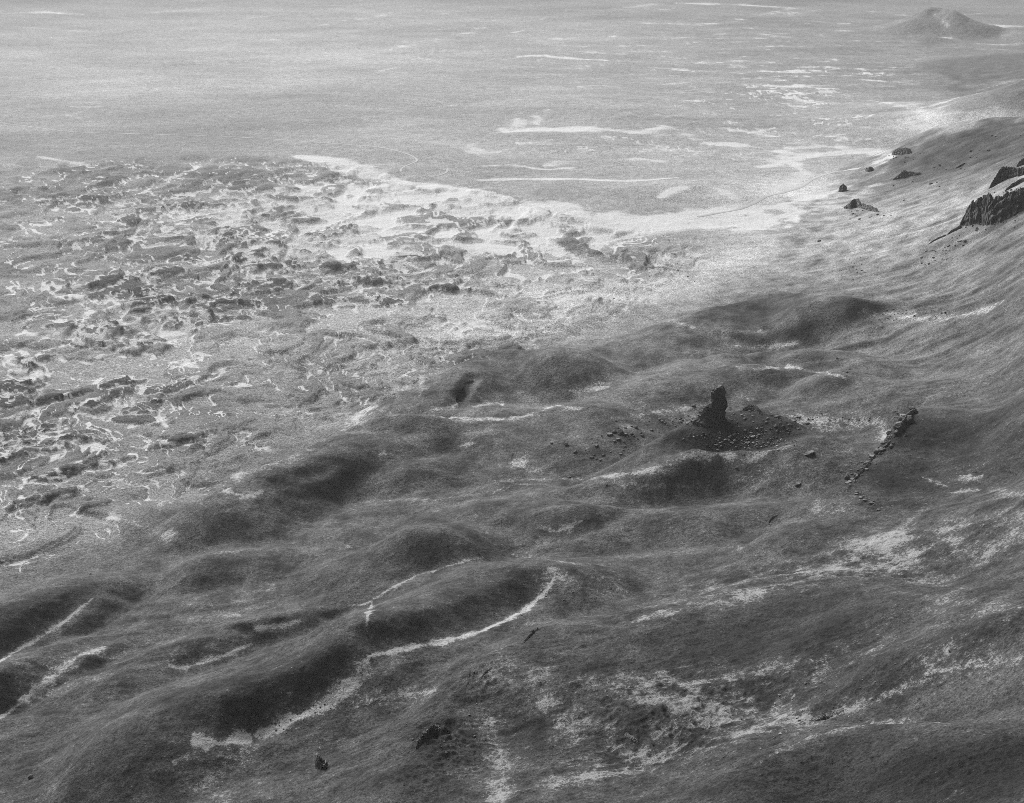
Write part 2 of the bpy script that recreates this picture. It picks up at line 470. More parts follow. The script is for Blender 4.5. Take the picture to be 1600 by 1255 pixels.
# how much pale sand / ash lies in the low spots of the lava
PD = splats([(620,330,330,60,0.85),(880,365,200,40,0.5),(330,300,300,40,0.35),(300,400,320,70,0.38),(150,520,220,50,0.30),(620,430,250,60,0.26),(700,520,120,30,0.25),(450,560,260,90,.14),(350,680,160,50,.10),(60,580,120,50,0.3),(60,680,140,60,0.25),(250,620,160,60,0.15),
             (1000,430,150,60,0.25),(640,580,80,30,0.2),(60,850,120,50,0.22),(60,780,150,50,.12),(150,700,120,40,.12)])
LOWP = np.zeros_like(X)
m = (LAVA > 0.01) | (LAVA2 > 0.05)
x = X[m]; y = Y[m]; c = CELL[m]
wx_ = fbm(x, y, 120, 3, 41) * 40; wy_ = fbm(x, y, 120, 3, 47) * 55
big = fbm((x + wx_) , (y + wy_) * 0.75, 70, 5, 51, 0.52, c)
sml = fbm((x + wx_ * .5), (y + wy_ * .5) * 0.8, 34, 4, 61, 0.6, c)
rough = sstep(-0.05, 0.35, fbm(x, y, 300, 3, 71) + 0.12)
v = big + 0.45 * sml * (0.35 + 0.65 * rough) + 0.15 - 0.15 * np.clip(PD[m], 0, 1)
lv = np.maximum(LAVA[m], LAVA2[m])
up = sstep(0.0, 0.06, v) * 3.0 + sstep(0.0, 0.6, v) * 2.0 + sstep(0.34, 0.40, v) * 1.8 + 0.9 * sml * rough + sstep(-0.34, -0.1, v) * 0.8
calm = 0.42 + 0.4 * np.clip(PD[m] * 2.6, 0, 1)
Z[m] += (up * lv * calm * (0.35 + 0.65 * LAVA[m])).astype(np.float32)
t1 = np.zeros_like(X); t1[m] = v; VLAVA = t1
t2 = np.zeros_like(X); t2[m] = rough; RLAVA = t2
v2 = fbm(x + wx_ * .7, (y + wy_ * .7) * 0.7, 30, 4, 81, 0.55, c) + 0.02
t3 = np.full(X.shape, -1, np.float32); t3[m] = v2; V2LAVA = t3
Z[m] += (sstep(0.0, 0.10, v2) * 1.7 * lv * rough * (0.3 + 0.7 * LAVA[m])).astype(np.float32)

# explicit lava plates: dark, slightly raised, with a ragged rim (px, py, rx, ry, tilt)
PLATES = [(42,566,24,9,-28),(36,583,16,7,10),(20,604,34,10,0),(140,520,48,12,-12),(168,528,26,12,0),(205,512,40,9,14),(300,508,34,11,4),(230,472,34,9,6),
 (345,482,34,8,0),(135,538,22,5,0),(172,541,26,7,0),(208,534,22,5,10),(235,529,20,5,0),(190,455,44,17,0),(330,500,40,8,6),(40,680,40,9,5),(115,690,24,6,-5),
 (210,655,34,9,-6),(260,610,34,9,4),(150,640,20,6,0),(290,684,24,5,0),(55,705,40,7,4),(220,640,30,8,0),(20,628,30,8,0),(75,622,26,7,8),(190,602,24,6,8),
 (550,375,52,9,3),(230,330,16,6,-5),(150,310,24,5,-8),(205,342,14,7,0),(400,345,24,5,0),(390,405,36,7,0),(360,372,24,4,0),(345,372,22,6,-12),(460,400,28,6,0),(560,360,30,6,0),
 (430,385,24,5,0),(300,325,34,8,-10),(480,372,26,5,0),(303,408,14,5,0),(255,425,30,5,3),(440,415,36,7,0),(425,445,34,8,3),(505,470,20,6,0),(600,472,20,6,0),(685,498,12,4,0),(570,470,22,5,0),
 (120,735,30,7,4),(60,785,40,8,6),(150,790,24,6,5),(110,735,60,7,5),(25,690,30,8,0),(590,440,30,6,-4),(520,415,34,6,0),(640,402,34,5,-4),(540,450,24,5,0),(610,412,26,5,0),(700,450,26,5,-6)]
DARKP = np.zeros_like(X)
for (px, py, rx, ry, tl) in PLATES:
    one = splats([(px, py, rx, ry, 1.0, tl)], 0)
    k = one > 0.02
    on = one[k] + 0.36 * fbm(X[k], Y[k], 30, 4, 83, .62)
    top = sstep(0.30, 0.42, on)
    Z[k] += top * 2.3 + sstep(.45, .9, on) * 0.8
    DARKP[k] = np.maximum(DARKP[k], top * 1.0)
    rim = sstep(0.08, 0.2, on) * (1 - top)
    side_ = 0.5 + 0.5 * gn(X[k] / 60, Y[k] / 60, 90)
    LOWP[k] = np.maximum(LOWP[k], rim * (0.35 + 0.7 * side_))

# ------------------------------------------------------------------ fine relief
g1 = fbm(TS / 4.0, SS, 9, 3, 101, 0.8, CELL)                       # streaks and rills
g2 = fbm(X, Y, 50, 6, 111, 0.62, CELL)
RILL = splats([(1450,330,260,110,1.0),(1350,520,260,90,1.0),(650,1130,200,70,1.5),(150,1050,260,160,1.1),(1000,800,250,60,.8),(1350,690,200,60,.7),(1250,1080,300,120,0.5),(500,700,260,60,.5),(900,1000,120,60,.6)], 0.2)
Z += LAND * (RILL * 0.6 * g1 + 1.5 * g2)
g3 = fbm(TS / 9, SS + 8 * SX, 42, 3, 103, 0.6, CELL, True)
Z += LAND * 2.4 * g3 * np.clip(splats([(1480,380,230,90,1.0),(1500,520,200,90,.9),(1500,250,120,40,.8),(1540,150,80,20,1.2),(650,1150,150,60,.4),(200,1000,250,120,.35)], 0.0), 0, 1.2)
ROCKY = splats([(1400,300,60,20,.4),(1560,255,60,20,.8),(1345,320,40,14,.8),(1060,1150,90,70,1.0),(960,1080,130,90,.5),(860,1190,100,60,.6),(690,1170,60,60,.9),(1180,660,70,26,.5),(1300,1110,60,30,.8),(1200,1060,120,50,.4),(1500,1200,120,50,.7),(1330,900,220,60,.5),(1480,170,60,30,.3),(1510,220,60,20,.9),(1570,250,40,30,.9),(1250,1200,120,60,.5),
   (1390,700,40,30,.6),(840,985,20,12,1),(750,1060,40,16,1),(680,1140,30,16,1)], 0.06)
rg_ = fbm(X, Y, 9, 3, 121, 0.6, CELL, True)
Z += ROCKY * LAND * 1.3 * rg_
Z += 8 * splats([(1466,32,48,16,1.0)]) * fbm(X, Y, 110, 4, 133, .6, CELL)
Z += (1 - LAND) * (0.7 * fbm(X, Y * 1.6, 200, 4, 131, .5, CELL) * 3 )
Z = Z.astype(np.float32)

# ------------------------------------------------------------------ pale ash, sand and old snow
PALE_LINES = [
 # foreground
 ([(575,1025),(640,1012),(700,1000),(760,983),(810,958),(845,932),(865,905)], 3.2, 1.2, .5),
 ([(845,932),(868,903),(862,885)], 6, .7, .95),
 ([(545,945),(570,944),(600,926),(650,900),(700,885),(755,870)], 1.5, .9, .7),
 ([(582,940),(576,960),(572,978)], 3, .9, .7),
 ([(800,866),(850,874),(900,880),(960,882)], 3, .5, .8),
 ([(575,1028),(560,1052),(540,1080),(500,1105),(450,1128),(400,1150)], 6, 1.05, .7),
 ([(305,1148),(330,1162),(360,1160),(390,1150)], 8, 1.3, .7),
 ([(390,1155),(370,1180),(340,1210),(300,1240)], 6, .45, .9),
 ([(270,1195),(290,1180),(310,1170)], 3, .8, .9),
 ([(145,935),(120,955),(80,985),(30,1015),(-10,1040)], 2.5, 1.1, .4),
 ([(165,1011),(120,1028),(75,1060),(40,1090),(-10,1130)], 4, .9, .8),
 ([(265,1040),(285,1043),(320,1034),(360,1020),(395,1005)], 2.2, 1.1, .5),
 ([(398,981),(430,979),(470,970)], 2.5, 1.2, .5),
 ([(340,963),(355,960),(375,962)], 4, .7, .8),
 ([(330,866),(350,863),(380,860)], 2, .5, .6),
 ([(415,925),(435,910)], 3, .5, .8),
 ([(840,820),(858,826),(868,830)], 2, .9, .5),([(868,830),(890,822),(910,814)], 2.5, .9, .5),
 ([(640,1080),(600,1090),(550,1100)], 4, .4, .9),([(560,1098),(640,1085),(690,1078)],3,.45,.8),
 ([(760,1110),(775,1150),(778,1200),(775,1255)], 9, .6, .9),
 ([(980,975),(1030,960),(1100,945),(1180,925),(1260,905),(1330,870),(1400,830),(1440,800),(1490,775)], 7, .42, .95),
 ([(900,880),(1000,870),(1080,860),(1180,850)], 5, .35, .9),
 ([(1490,770),(1550,765),(1610,775)], 4, .6, .9),
 ([(1180,1195),(1260,1155),(1340,1135),(1420,1128),(1480,1130)], 6, .55, .8),
 ([(1240,1150),(1340,1100),(1400,1080),(1450,1062)], 6, .45, .8),
 ([(1450,1050),(1520,1040),(1610,1024)], 5, .55, .8),
 ([(1400,925),(1480,935),(1540,945),(1610,950)], 7, .5, .9),
 ([(1500,743),(1520,747),(1535,743)], 4, .8, .7),
 ([(1440,745),(1460,752),(1480,760)], 2, .6, .7),
 ([(820,1080),(850,1050),(870,1040)], 5, .35, .9),([(840,1100),(900,1150),(940,1190)], 7, .35, .9),
 ([(1000,1060),(1030,1080),(1050,1060)], 5, .4, .9),
 # middle
 ([(940,745),(1000,738),(1050,722),(1090,711),(1140,712),(1170,715),(1210,703),(1240,695)], 3.2, .85, .7),
 ([(930,752),(1010,760),(1100,757),(1180,745),(1260,722),(1340,700)], 4, .45, .9),
 ([(750,752),(820,750),(880,748),(960,752)], 2.5, .5, .8),
 ([(960,742),(1030,732)], 2, .3, .8),
 ([(765,773),(800,758),(860,757)], 2, .45, .8),
 ([(690,652),(750,655),(810,652),(850,641),(870,634),(910,640)], 2.8, .8, .7),
 ([(955,655),(1000,648),(1060,640),(1105,632)], 2.6, .5, .8),
 ([(740,636),(775,630),(785,634)], 3, .75, .7),
 ([(890,611),(930,606),(950,605)], 3.5, .7, .7),([(885,604),(920,602),(945,598)], 2.5, .5, .7),
 ([(655,598),(662,588),(655,620)], 2.2, .7, .6),([(680,640),(705,635),(715,630)], 2.5, .7, .7),
 ([(1145,572),(1180,578),(1230,573),(1280,582),(1320,590)], 2.6, .6, .9),
 ([(1140,618),(1160,622),(1180,624)], 5, .8, .8),
 ([(1170,640),(1220,648),(1280,656),(1320,658),(1400,662)], 4, .55, .9),
 ([(1245,655),(1290,665),(1330,670)], 4, .6, .9),
 ([(1040,500),(1070,507),(1110,517),(1150,519),(1200,518)], 3, .55, .9),
 ([(1150,540),(1190,542),(1250,535)], 2.2, .7, .7),
 ([(1070,550),(1130,545),(1180,540)], 2, .4, .8),
 ([(1340,487),(1400,492),(1450,500),(1500,493),(1560,475)], 4.5, .6, .9),
 ([(345,762),(360,770),(385,775),(410,768)], 3, .75, .6),
 ([(330,752),(400,735),(460,712),(520,680),(570,650),(600,635)], 8, .35, .9),
 ([(520,655),(550,645),(580,640)], 7, .6, .9),
 ([(200,800),(240,786),(300,785),(330,795)], 2.2, .4, .8),([(170,800),(200,815),(250,830)], 4, .4, .9),
 ([(255,833),(265,836),(275,832)], 5, .9, .5),
 ([(800,722),(810,722),(818,730)], 5, .7, .7),([(810,735),(840,738)], 4, .35, .7),
 ([(715,697),(745,692)], 2.5, .7, .6),([(525,860),(550,853)], 2.5, .7, .6),
 ([(590,713),(605,706)],2,.5,.7),
 ([(560,785),(600,782),(680,780)], 2, .4, .8),([(640,785),(700,778),(760,770)], 2, .35, .8),
 ([(640,600),(600,625),(560,640)], 6, .5, .9),
 ([(420,1050),(440,1040)],2,.3,.8),
 ([(1300,840),(1360,850),(1420,830)],5,.4,.9),([(1240,790),(1300,800),(1350,790)],3,.4,.9),
 # big pale outwash in the upper middle
 ([(470,245),(520,252),(580,270),(640,285),(700,296),(780,308),(840,322),(900,338),(960,345),(1020,346),(1100,335),(1160,325),(1230,318),(1300,300)], 11, 1.0, .8),
 ([(790,318),(860,345),(950,360),(1050,355),(1150,345),(1240,335)], 13, .95, .8),
 ([(900,370),(1000,395),(1060,405),(1100,390)], 8, .7, 1.0),
 ([(960,400),(1010,410),(1050,400)], 8, .8, .9),
 ([(1030,310),(1050,298),(1075,292)], 5, 1.0, .4),
 ([(750,260),(800,258),(850,265),(900,262)], 2.2, .9, .5),
 ([(740,282),(800,280),(900,280),(980,283),(1060,277)], 3, 1.0, .35),
 ([(785,200),(795,206),(830,203),(900,203),(960,203),(1000,207),(1040,197)], 5, .95, .8),
 ([(832,180),(842,186),(836,193),(845,196)], 4, .95, .4),([(808,185),(812,195),(795,203)], 5, .95, .5),([(850,175),(858,171)], 2, .9, .4),
 ([(735,225),(750,240),(800,232)], 5, .6, .9),
 ([(850,260),(900,252),(1000,250),(1060,258)], 4, .6, 1.0),
 ([(1120,293),(1135,300),(1150,312)], 5, .8, .6),
 ([(1190,262),(1250,248),(1310,240),(1370,238),(1395,245)], 6, .7, .9),
 ([(1230,232),(1300,230),(1360,232)], 6, .8, .9),
 ([(1225,250),(1255,268),(1240,285),(1200,300)], 5, .75, .8),
 ([(1180,310),(1240,300),(1300,290),(1340,270),(1390,252)], 3, .4, .9),
 ([(1420,165),(1418,180),(1430,198),(1460,212),(1490,205)], 4, .6, .9),
 ([(1430,170),(1470,162),(1510,148),(1570,130),(1610,122)], 2, .7, .9),
 ([(1440,180),(1490,160),(1540,142)], 3, .6, .8),([(1460,190),(1500,172)], 2.5, .7, .8),
 ([(1500,135),(1550,130),(1590,127)], 5, .6, 1.0),
 ([(1340,155),(1380,160),(1420,168)], 3, .8, .8),([(1350,130),(1380,134),(1400,136)], 3, .6, .8),
 ([(1230,240),(1180,230),(1100,222),(1050,200),(1020,195)], 4, .6, 1.0),
 # distant streaks
 ([(0,22),(60,20),(130,23)], 2.6, .8, .6),([(40,43),(80,46),(130,50)], 2.6, .6, .8),
 ([(240,20),(300,15),(340,16)], 2.4, .6, .8),([(380,30),(420,25),(450,21)], 2.6, .7, .6),([(395,63),(440,62)], 2, .6, .6),
 ([(480,108),(520,102),(560,92),(620,75),(700,58),(760,42)], 3, .55, 1.0),
 ([(490,43),(520,35),(540,32)], 2, .5, .7),([(560,30),(590,26),(610,20)], 3, .7, .7),([(660,25),(700,20)], 2, .5, .7),
 ([(790,93),(830,88),(900,92),(950,95)], 2.4, .8, .6),([(830,65),(880,60),(930,58)], 2.4, .6, .8),
 ([(960,14),(1000,10),(1030,5)], 3, .7, .8),([(990,34),(1020,36),(1100,40)], 2, .5, .8),
 ([(1060,5),(1160,8),(1250,14)], 3, .9, .7),([(1060,34),(1120,38)], 2, .6, .7),([(1270,33),(1330,38)], 2, .6, .7),([(1380,23),(1420,24)], 2, .8, .6),
 ([(1540,38),(1570,40),(1600,42)], 2.6, .9, .6),([(1520,68),(1560,70),(1600,68)], 1.8, .8, .6),([(1400,66),(1450,68)],1.6,.5,.6),
 ([(1230,22),(1280,15)], 2, .5, .8),([(1240,130),(1290,140),(1320,148)], 4, .85, .9),([(1330,108),(1420,112),(1490,128)], 3, .45, 1.0),
 ([(1400,130),(1440,126),(1500,130)], 3, .5, 1.0),([(1120,198),(1200,212),(1240,216)], 3, .8, .8),([(700,113),(740,110)], 2, .4, .8),
 ([(100,163),(130,160),(160,163)], 2.5, .6, .8),([(105,165),(130,168),(165,165)], 2.0, .8, .8),([(100,178),(120,184),(130,184)], 2.6, .7, .8),
 ([(25,204),(55,203)], 1.6, .6, .8),([(60,245),(110,253),(140,258)], 3, .7, .8),
 ([(700,165),(715,164)],2,.8,.5),([(840,118),(850,130),(880,145),(950,165)], 1.8, .45, .9),([(900,118),(905,135),(950,152)], 1.8, .4, .9),
 ([(1180,100),(1250,110),(1320,105)],2.5,.4,1.0),([(1050,60),(1150,52),(1250,60)],2.5,.4,1.0),
 # cone streak
 ([(1460,22),(1472,32),(1484,46)], 0.8, .55, .4),
 # right slope
 ([(1200,345),(1260,330),(1310,312),(1350,300)], 6, .45, .8),([(1290,330),(1330,318)],4,.5,.8),
 ([(1400,300),(1440,285),(1500,265),(1560,250)], 3, .35, .9),([(1480,345),(1530,310),(1600,290)], 4, .45, .9),
 ([(1300,300),(1400,262),(1440,248)],3,.35,.9),([(1380,280),(1330,310),(1290,330)],3,.4,.8),
 ([(1560,285),(1600,265)],4,.5,.8),
 ([(1590,190),(1600,180),(1610,165)],2.5,.6,.7),
 # left lava field named lines
 ([(12,555),(20,572),(40,588),(55,592)], 4, 1.0, .5),([(12,555),(35,550),(50,562),(65,572),(60,590)], 4, 1.0, .6),
 ([(25,525),(40,520),(60,525)], 3.5, 1.0, .5),([(70,530),(100,522),(120,535),(150,535)], 5, 1.0, .9),([(160,520),(180,518),(190,530),(220,532)], 4, 1.0, .8),
 ([(230,510),(245,505),(250,520),(300,520)], 5, .95, .8),([(195,545),(260,520),(330,495)], 2, .9, .6),
 ([(240,495),(270,488),(310,485),(330,500)], 3, .8, .8),([(180,500),(200,507),(218,498),(205,494)], 2.6, .9, .6),([(232,488),(250,492),(268,480)], 3, .9, .6),
 ([(85,465),(110,462),(135,470)], 4, 1, .6),([(110,450),(125,445)], 3, .9, .6),([(165,460),(175,470),(185,475)], 2.5, .9, .6),([(135,488),(145,490)], 4, .95, .5),
 ([(290,560),(300,572),(310,575)], 4, .9, .8),([(250,560),(280,568),(330,575),(350,580),(330,595)], 2.5, .7, .9),([(300,556),(330,556)], 2, 1, .4),
 ([(0,692),(60,700),(100,695),(140,690)], 3, .7, .8),([(40,705),(75,712),(110,705)], 2.5, .8, .8),([(235,640),(250,655),(260,668)], 3, .8, .9),
 ([(205,620),(208,635),(200,640)], 2.5, .7, .8),([(0,655),(30,648),(50,645)],4,.7,.8),([(380,455),(420,440)],3,.5,.8),
 ([(675,497),(690,505),(700,503)], 3, 1, .5),([(720,507),(740,507),(770,515)], 4, .9, .8),([(700,440),(730,430),(760,435)],3,.6,.8),
 ([(840,470),(870,472),(860,480)],3,.7,.8),([(560,310),(600,330),(680,340),(760,330)], 7, .7, 1.0),([(640,300),(700,320),(800,340)], 9, .8, 1.0),
 ([(480,250),(540,262),(600,280)], 9, .85, 1.0),([(360,300),(430,320),(500,330)], 5, .6, 1.0),([(260,280),(300,265),(320,260)], 2, .7, .7),
]
_lr = random.Random(4)
for _ in range(95):                                   # thin dry channels wandering over the far plain
    cx, cy = _lr.uniform(520, 1560), _lr.uniform(8, 245)
    if cx < 800 and cy > 110: continue
    if cx > 1370 and cy > 90: continue
    ln = _lr.uniform(14, 75); sl_ = _lr.uniform(-.16, .06) * (1 + cy / 250); n_ = 5
    PALE_LINES.append(([(cx + ln * (k / (n_ - 1) - .5), cy + sl_ * ln * (k / (n_ - 1) - .5) + _lr.uniform(-1, 1) * (1 + cy / 130)) for k in range(n_)], _lr.uniform(.6, 1.3), _lr.uniform(.35, .8), .95))
LINES = strokes(PALE_LINES)
AREA = splats([(1215,335,50,16,.30),(1180,350,60,14,.30),(1260,318,60,12,.22),(1320,300,60,12,.15),(560,650,40,14,.28),(380,745,60,14,.20),(650,590,60,14,.22),(1170,360,80,24,.10),(1380,255,50,12,.2),(1290,345,80,20,.12),(1440,190,40,14,.1),
  (1250,245,90,14,.35),(1000,340,160,16,.3),(700,300,160,16,.3),(560,255,80,12,.25),
  # scabby ash patches, lower right
  (1330,890,260,40,.20),(1480,880,120,50,.20),(1100,1130,120,60,.34),(1010,1180,120,60,.22),(880,1110,90,60,.16),(1040,1090,60,50,.25),(900,1210,110,40,.2),(1180,1060,200,60,.10),(800,1060,90,40,.12),(1400,1000,200,60,.06),(1180,1140,90,30,.3),(1500,1010,80,20,.3),(1130,930,120,30,.22),(1000,960,60,20,.25),
  (1200,900,140,24,.18),(1150,1080,60,40,.2),(1400,840,90,24,.2),(700,1200,60,50,.08),(1330,1100,80,20,.18),(350,940,60,20,.2),(370,1240,60,30,.15),(640,1090,80,14,.2),(930,900,80,12,.2),(1320,790,90,14,.12),
  (60,850,60,20,.15),(1160,676,95,24,-.5),(180,810,40,16,.28),(1060,650,40,14,.15),(980,670,36,10,.2),(250,640,200,100,.04),(130,1050,140,30,.12)])
AREA = AREA + splats([(1250,980,130,40,-.3),(1500,1220,150,50,-.3),(1350,1180,100,24,-.2)])
SP = fbm(TS / 4.5, SS, 22, 5, 141, .62, CELL)
SP2 = fbm(X, Y, 40, 6, 151, .66, CELL)
SP3 = fbm(X, Y, 16, 4, 156, .75, CELL)
FARD = splats([(700,50,300,40,.30),(1250,60,300,50,.38),(1100,130,260,40,.30),(1350,130,200,40,.28),(100,30,200,25,.12),(950,95,200,25,.2),(1200,190,200,35,.28),(900,240,200,30,.25),(1100,235,200,24,.25)])
far_st = fbm(X * 0.35 + 0.05 * Y, Y * 0.8, 60, 5, 161, .7, None)
PALE = LINES * 0.95
PALE = np.maximum(PALE, LOWP)
LV = np.maximum(LAVA, 0.8 * LAVA2)
pdn = np.clip(np.maximum(PD, 0.40 * LAVA2 + 0.04 * LAVA) + 0.10 * gn(X / 170, Y / 170, 171), 0, 1)
def rims(v, w, present):
    return sstep(-w, -0.55 * w, v) * (1 - sstep(-0.015, 0.015, v)) * present
present = sstep(0.02, 0.22, gn(X / 75, Y / 90, 172) + 0.7 * pdn)
PALE = np.maximum(PALE, rims(VLAVA, 0.05 + 0.42 * pdn, present) * LV)
present2 = sstep(0.05, 0.2, gn(X / 50, Y / 60, 173) + 0.55 * pdn - .05)
PALE = np.maximum(PALE, rims(V2LAVA, 0.06 + 0.30 * pdn, present2) * LV)
PALE = np.maximum(PALE, sstep(0.55, .8, pdn) * LV * (0.75 - 1.2 * np.clip(VLAVA, -.2, 0.5)))
PALE = PALE + np.clip(AREA, -.4, .42) * (1.0 + 1.1 * SP3 + 0.9 * SP2 + 0.5 * SP) + LAND * (0.08 * SP * np.clip(RILL, 0, 1) + 0.08 * SP2)
PALE = PALE + FARD * (0.15 + 1.25 * far_st) * (1 - LAND)
PALE = PALE.astype(np.float32)

# ------------------------------------------------------------------ ground tone (bare lava gravel, plus shade painted onto the dark faces)
TONE = splats([
  (300,120,700,90,.05),(1100,230,500,100,.06),(300,60,500,60,.03),(400,350,500,100,.03),(200,600,300,120,.02),(1250,310,120,50,.10),(1430,190,40,20,.10),(650,585,80,24,.05),
  (200,900,300,90,.005),(850,600,300,80,.015),(900,480,300,50,.04),(1180,400,120,40,.04),(1300,340,120,50,.07),(1450,330,160,60,.045),(1480,440,200,60,.012),
  (560,640,60,24,.03),(700,590,120,40,.01)], 0.10)
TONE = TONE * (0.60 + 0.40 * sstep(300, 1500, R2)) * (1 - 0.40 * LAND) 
TONE = TONE + splats([(200,560,380,150,.035),(480,680,120,40,.03),(400,420,400,90,.02),(950,440,380,90,.045),(700,490,300,70,.07),(300,300,500,60,.03),(1180,400,110,40,.02),(1450,330,170,60,.06),(1350,380,150,40,.05),(1480,440,160,40,.025),(1350,540,200,50,.03),(900,600,200,40,.035),(700,60,900,140,.05),(1250,300,90,30,.08),(650,600,70,24,.04),(1560,280,80,40,.04),(620,650,120,30,.03),(1480,590,150,40,.025),(1150,760,200,20,.02)])
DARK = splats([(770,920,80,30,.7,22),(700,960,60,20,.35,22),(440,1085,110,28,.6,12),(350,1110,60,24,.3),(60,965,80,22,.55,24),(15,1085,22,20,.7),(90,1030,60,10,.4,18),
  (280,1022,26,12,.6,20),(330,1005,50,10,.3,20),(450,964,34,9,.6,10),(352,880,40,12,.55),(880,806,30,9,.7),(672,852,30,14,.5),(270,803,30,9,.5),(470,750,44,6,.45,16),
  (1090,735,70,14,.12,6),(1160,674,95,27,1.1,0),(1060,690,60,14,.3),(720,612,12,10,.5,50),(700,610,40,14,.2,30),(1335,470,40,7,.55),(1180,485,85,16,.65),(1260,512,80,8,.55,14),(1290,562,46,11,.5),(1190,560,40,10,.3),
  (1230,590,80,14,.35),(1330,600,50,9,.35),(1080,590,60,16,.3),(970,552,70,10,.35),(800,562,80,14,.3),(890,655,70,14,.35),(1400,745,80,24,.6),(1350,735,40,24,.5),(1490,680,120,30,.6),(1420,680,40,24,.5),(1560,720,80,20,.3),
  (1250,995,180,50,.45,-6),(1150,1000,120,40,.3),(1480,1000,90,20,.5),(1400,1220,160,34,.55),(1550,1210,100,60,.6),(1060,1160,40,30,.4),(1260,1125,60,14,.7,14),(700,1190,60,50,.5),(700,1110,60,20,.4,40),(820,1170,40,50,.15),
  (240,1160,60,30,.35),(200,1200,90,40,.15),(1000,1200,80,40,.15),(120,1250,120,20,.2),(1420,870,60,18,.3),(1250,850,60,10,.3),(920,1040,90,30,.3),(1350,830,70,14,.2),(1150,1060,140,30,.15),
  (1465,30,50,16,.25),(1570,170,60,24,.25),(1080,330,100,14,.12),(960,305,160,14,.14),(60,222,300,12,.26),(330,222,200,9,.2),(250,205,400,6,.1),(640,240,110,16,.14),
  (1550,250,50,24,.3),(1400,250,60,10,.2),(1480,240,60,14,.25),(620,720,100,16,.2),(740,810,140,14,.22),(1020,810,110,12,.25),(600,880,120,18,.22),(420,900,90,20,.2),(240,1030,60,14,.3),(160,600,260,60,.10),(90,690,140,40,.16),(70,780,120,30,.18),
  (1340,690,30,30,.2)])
TONE = TONE * (1 - 0.72 * np.clip(DARK, 0, 1))  # darker cinder and scree, with shade of the camera-facing slopes painted in
pv = sstep(-0.1, 0.45, gn(X / 120, Y / 140, 175))
TONE = TONE * (1 - 0.40 * sstep(0.0, 0.04, VLAVA) * LAVA * (0.25 + 0.75 * pv))
TONE = TONE * (1 - 0.22 * sstep(0.0, 0.05, V2LAVA) * LAVA * RLAVA)
TONE = TONE * (1 - 0.48 * DARKP)
TONE = TONE * (1 + LAND * (0.20 * SP * np.clip(RILL + .1, 0.2, 1) + 0.42 * SP2 + 0.30 * SP3) + (1 - LAND) * (0.22 * fbm(X * 0.5, Y, 420, 6, 181, .62) + 0.12 * sstep(0.0, .5, fbm(X * .6 + .3 * Y, Y, 110, 4, 183, .6))))
for pp_, so_, mu_, ad_ in [  # dark scree and cinder, also painted shade on mound faces and spur flanks
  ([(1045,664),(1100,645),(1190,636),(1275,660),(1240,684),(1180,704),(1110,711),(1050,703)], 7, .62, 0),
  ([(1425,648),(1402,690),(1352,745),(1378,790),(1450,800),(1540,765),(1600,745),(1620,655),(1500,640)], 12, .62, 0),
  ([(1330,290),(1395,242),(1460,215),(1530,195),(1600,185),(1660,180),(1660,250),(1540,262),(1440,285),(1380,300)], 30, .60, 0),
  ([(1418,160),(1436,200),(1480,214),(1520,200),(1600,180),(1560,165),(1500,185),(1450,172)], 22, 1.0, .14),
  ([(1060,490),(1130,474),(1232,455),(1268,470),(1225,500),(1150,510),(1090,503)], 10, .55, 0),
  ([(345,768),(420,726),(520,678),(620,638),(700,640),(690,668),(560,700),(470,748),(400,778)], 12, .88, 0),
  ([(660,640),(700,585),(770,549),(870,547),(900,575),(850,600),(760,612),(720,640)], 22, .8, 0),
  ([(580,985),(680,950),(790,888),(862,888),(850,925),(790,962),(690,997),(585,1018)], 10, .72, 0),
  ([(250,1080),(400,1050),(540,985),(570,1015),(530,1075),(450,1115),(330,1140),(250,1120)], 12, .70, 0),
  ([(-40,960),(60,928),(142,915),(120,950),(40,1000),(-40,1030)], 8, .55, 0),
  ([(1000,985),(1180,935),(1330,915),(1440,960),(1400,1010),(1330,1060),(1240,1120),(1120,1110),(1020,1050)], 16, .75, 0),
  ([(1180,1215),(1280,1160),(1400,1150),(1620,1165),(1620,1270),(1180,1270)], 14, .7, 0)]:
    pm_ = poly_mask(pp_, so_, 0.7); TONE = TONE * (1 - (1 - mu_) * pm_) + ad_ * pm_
TONE = TONE + 0.055 * SKIRT * (1 - 0.5 * LAND)
TONE = np.clip(TONE, 0.014, 0.4).astype(np.float32)
FUZZ = (0.40 + 0.60 * sstep(1900, 1300, R2) * LAND).astype(np.float32)
ASH = (0.46 - 0.19 * sstep(1500, 1000, R2) * LAND + splats([(480,1105,100,50,.22),(720,1000,150,40,.10),(820,950,60,40,.08),(90,1050,100,60,.08)])).astype(np.float32)  # ash albedo; the splats paint sunlight onto strips below the mounds
ROUGH = np.clip(ROCKY + LAVA * RLAVA * 0.7 + DARKP, 0, 1.2).astype(np.float32)

# ------------------------------------------------------------------ materials
def new_mat(name):
    m_ = bpy.data.materials.new(name); m_.use_nodes = True
    nt = m_.node_tree; nt.nodes.clear()
    out = nt.nodes.new('ShaderNodeOutputMaterial'); b = nt.nodes.new('ShaderNodeBsdfPrincipled')
    b.inputs['Roughness'].default_value = 0.95
    b.inputs['Specular IOR Level'].default_value = 0.15
    nt.links.new(b.outputs[0], out.inputs['Surface'])
    return m_, nt, b

def math_node(nt, op, a, b=None, c=None, clamp=False):
    nd = nt.nodes.new('ShaderNodeMath'); nd.operation = op; nd.use_clamp = clamp
    for k, v_ in enumerate((a, b, c)):
        if v_ is None: continue
        if isinstance(v_, (int, float)): nd.inputs[k].default_value = v_
        else: nt.links.new(v_, nd.inputs[k])
    return nd.outputs[0]

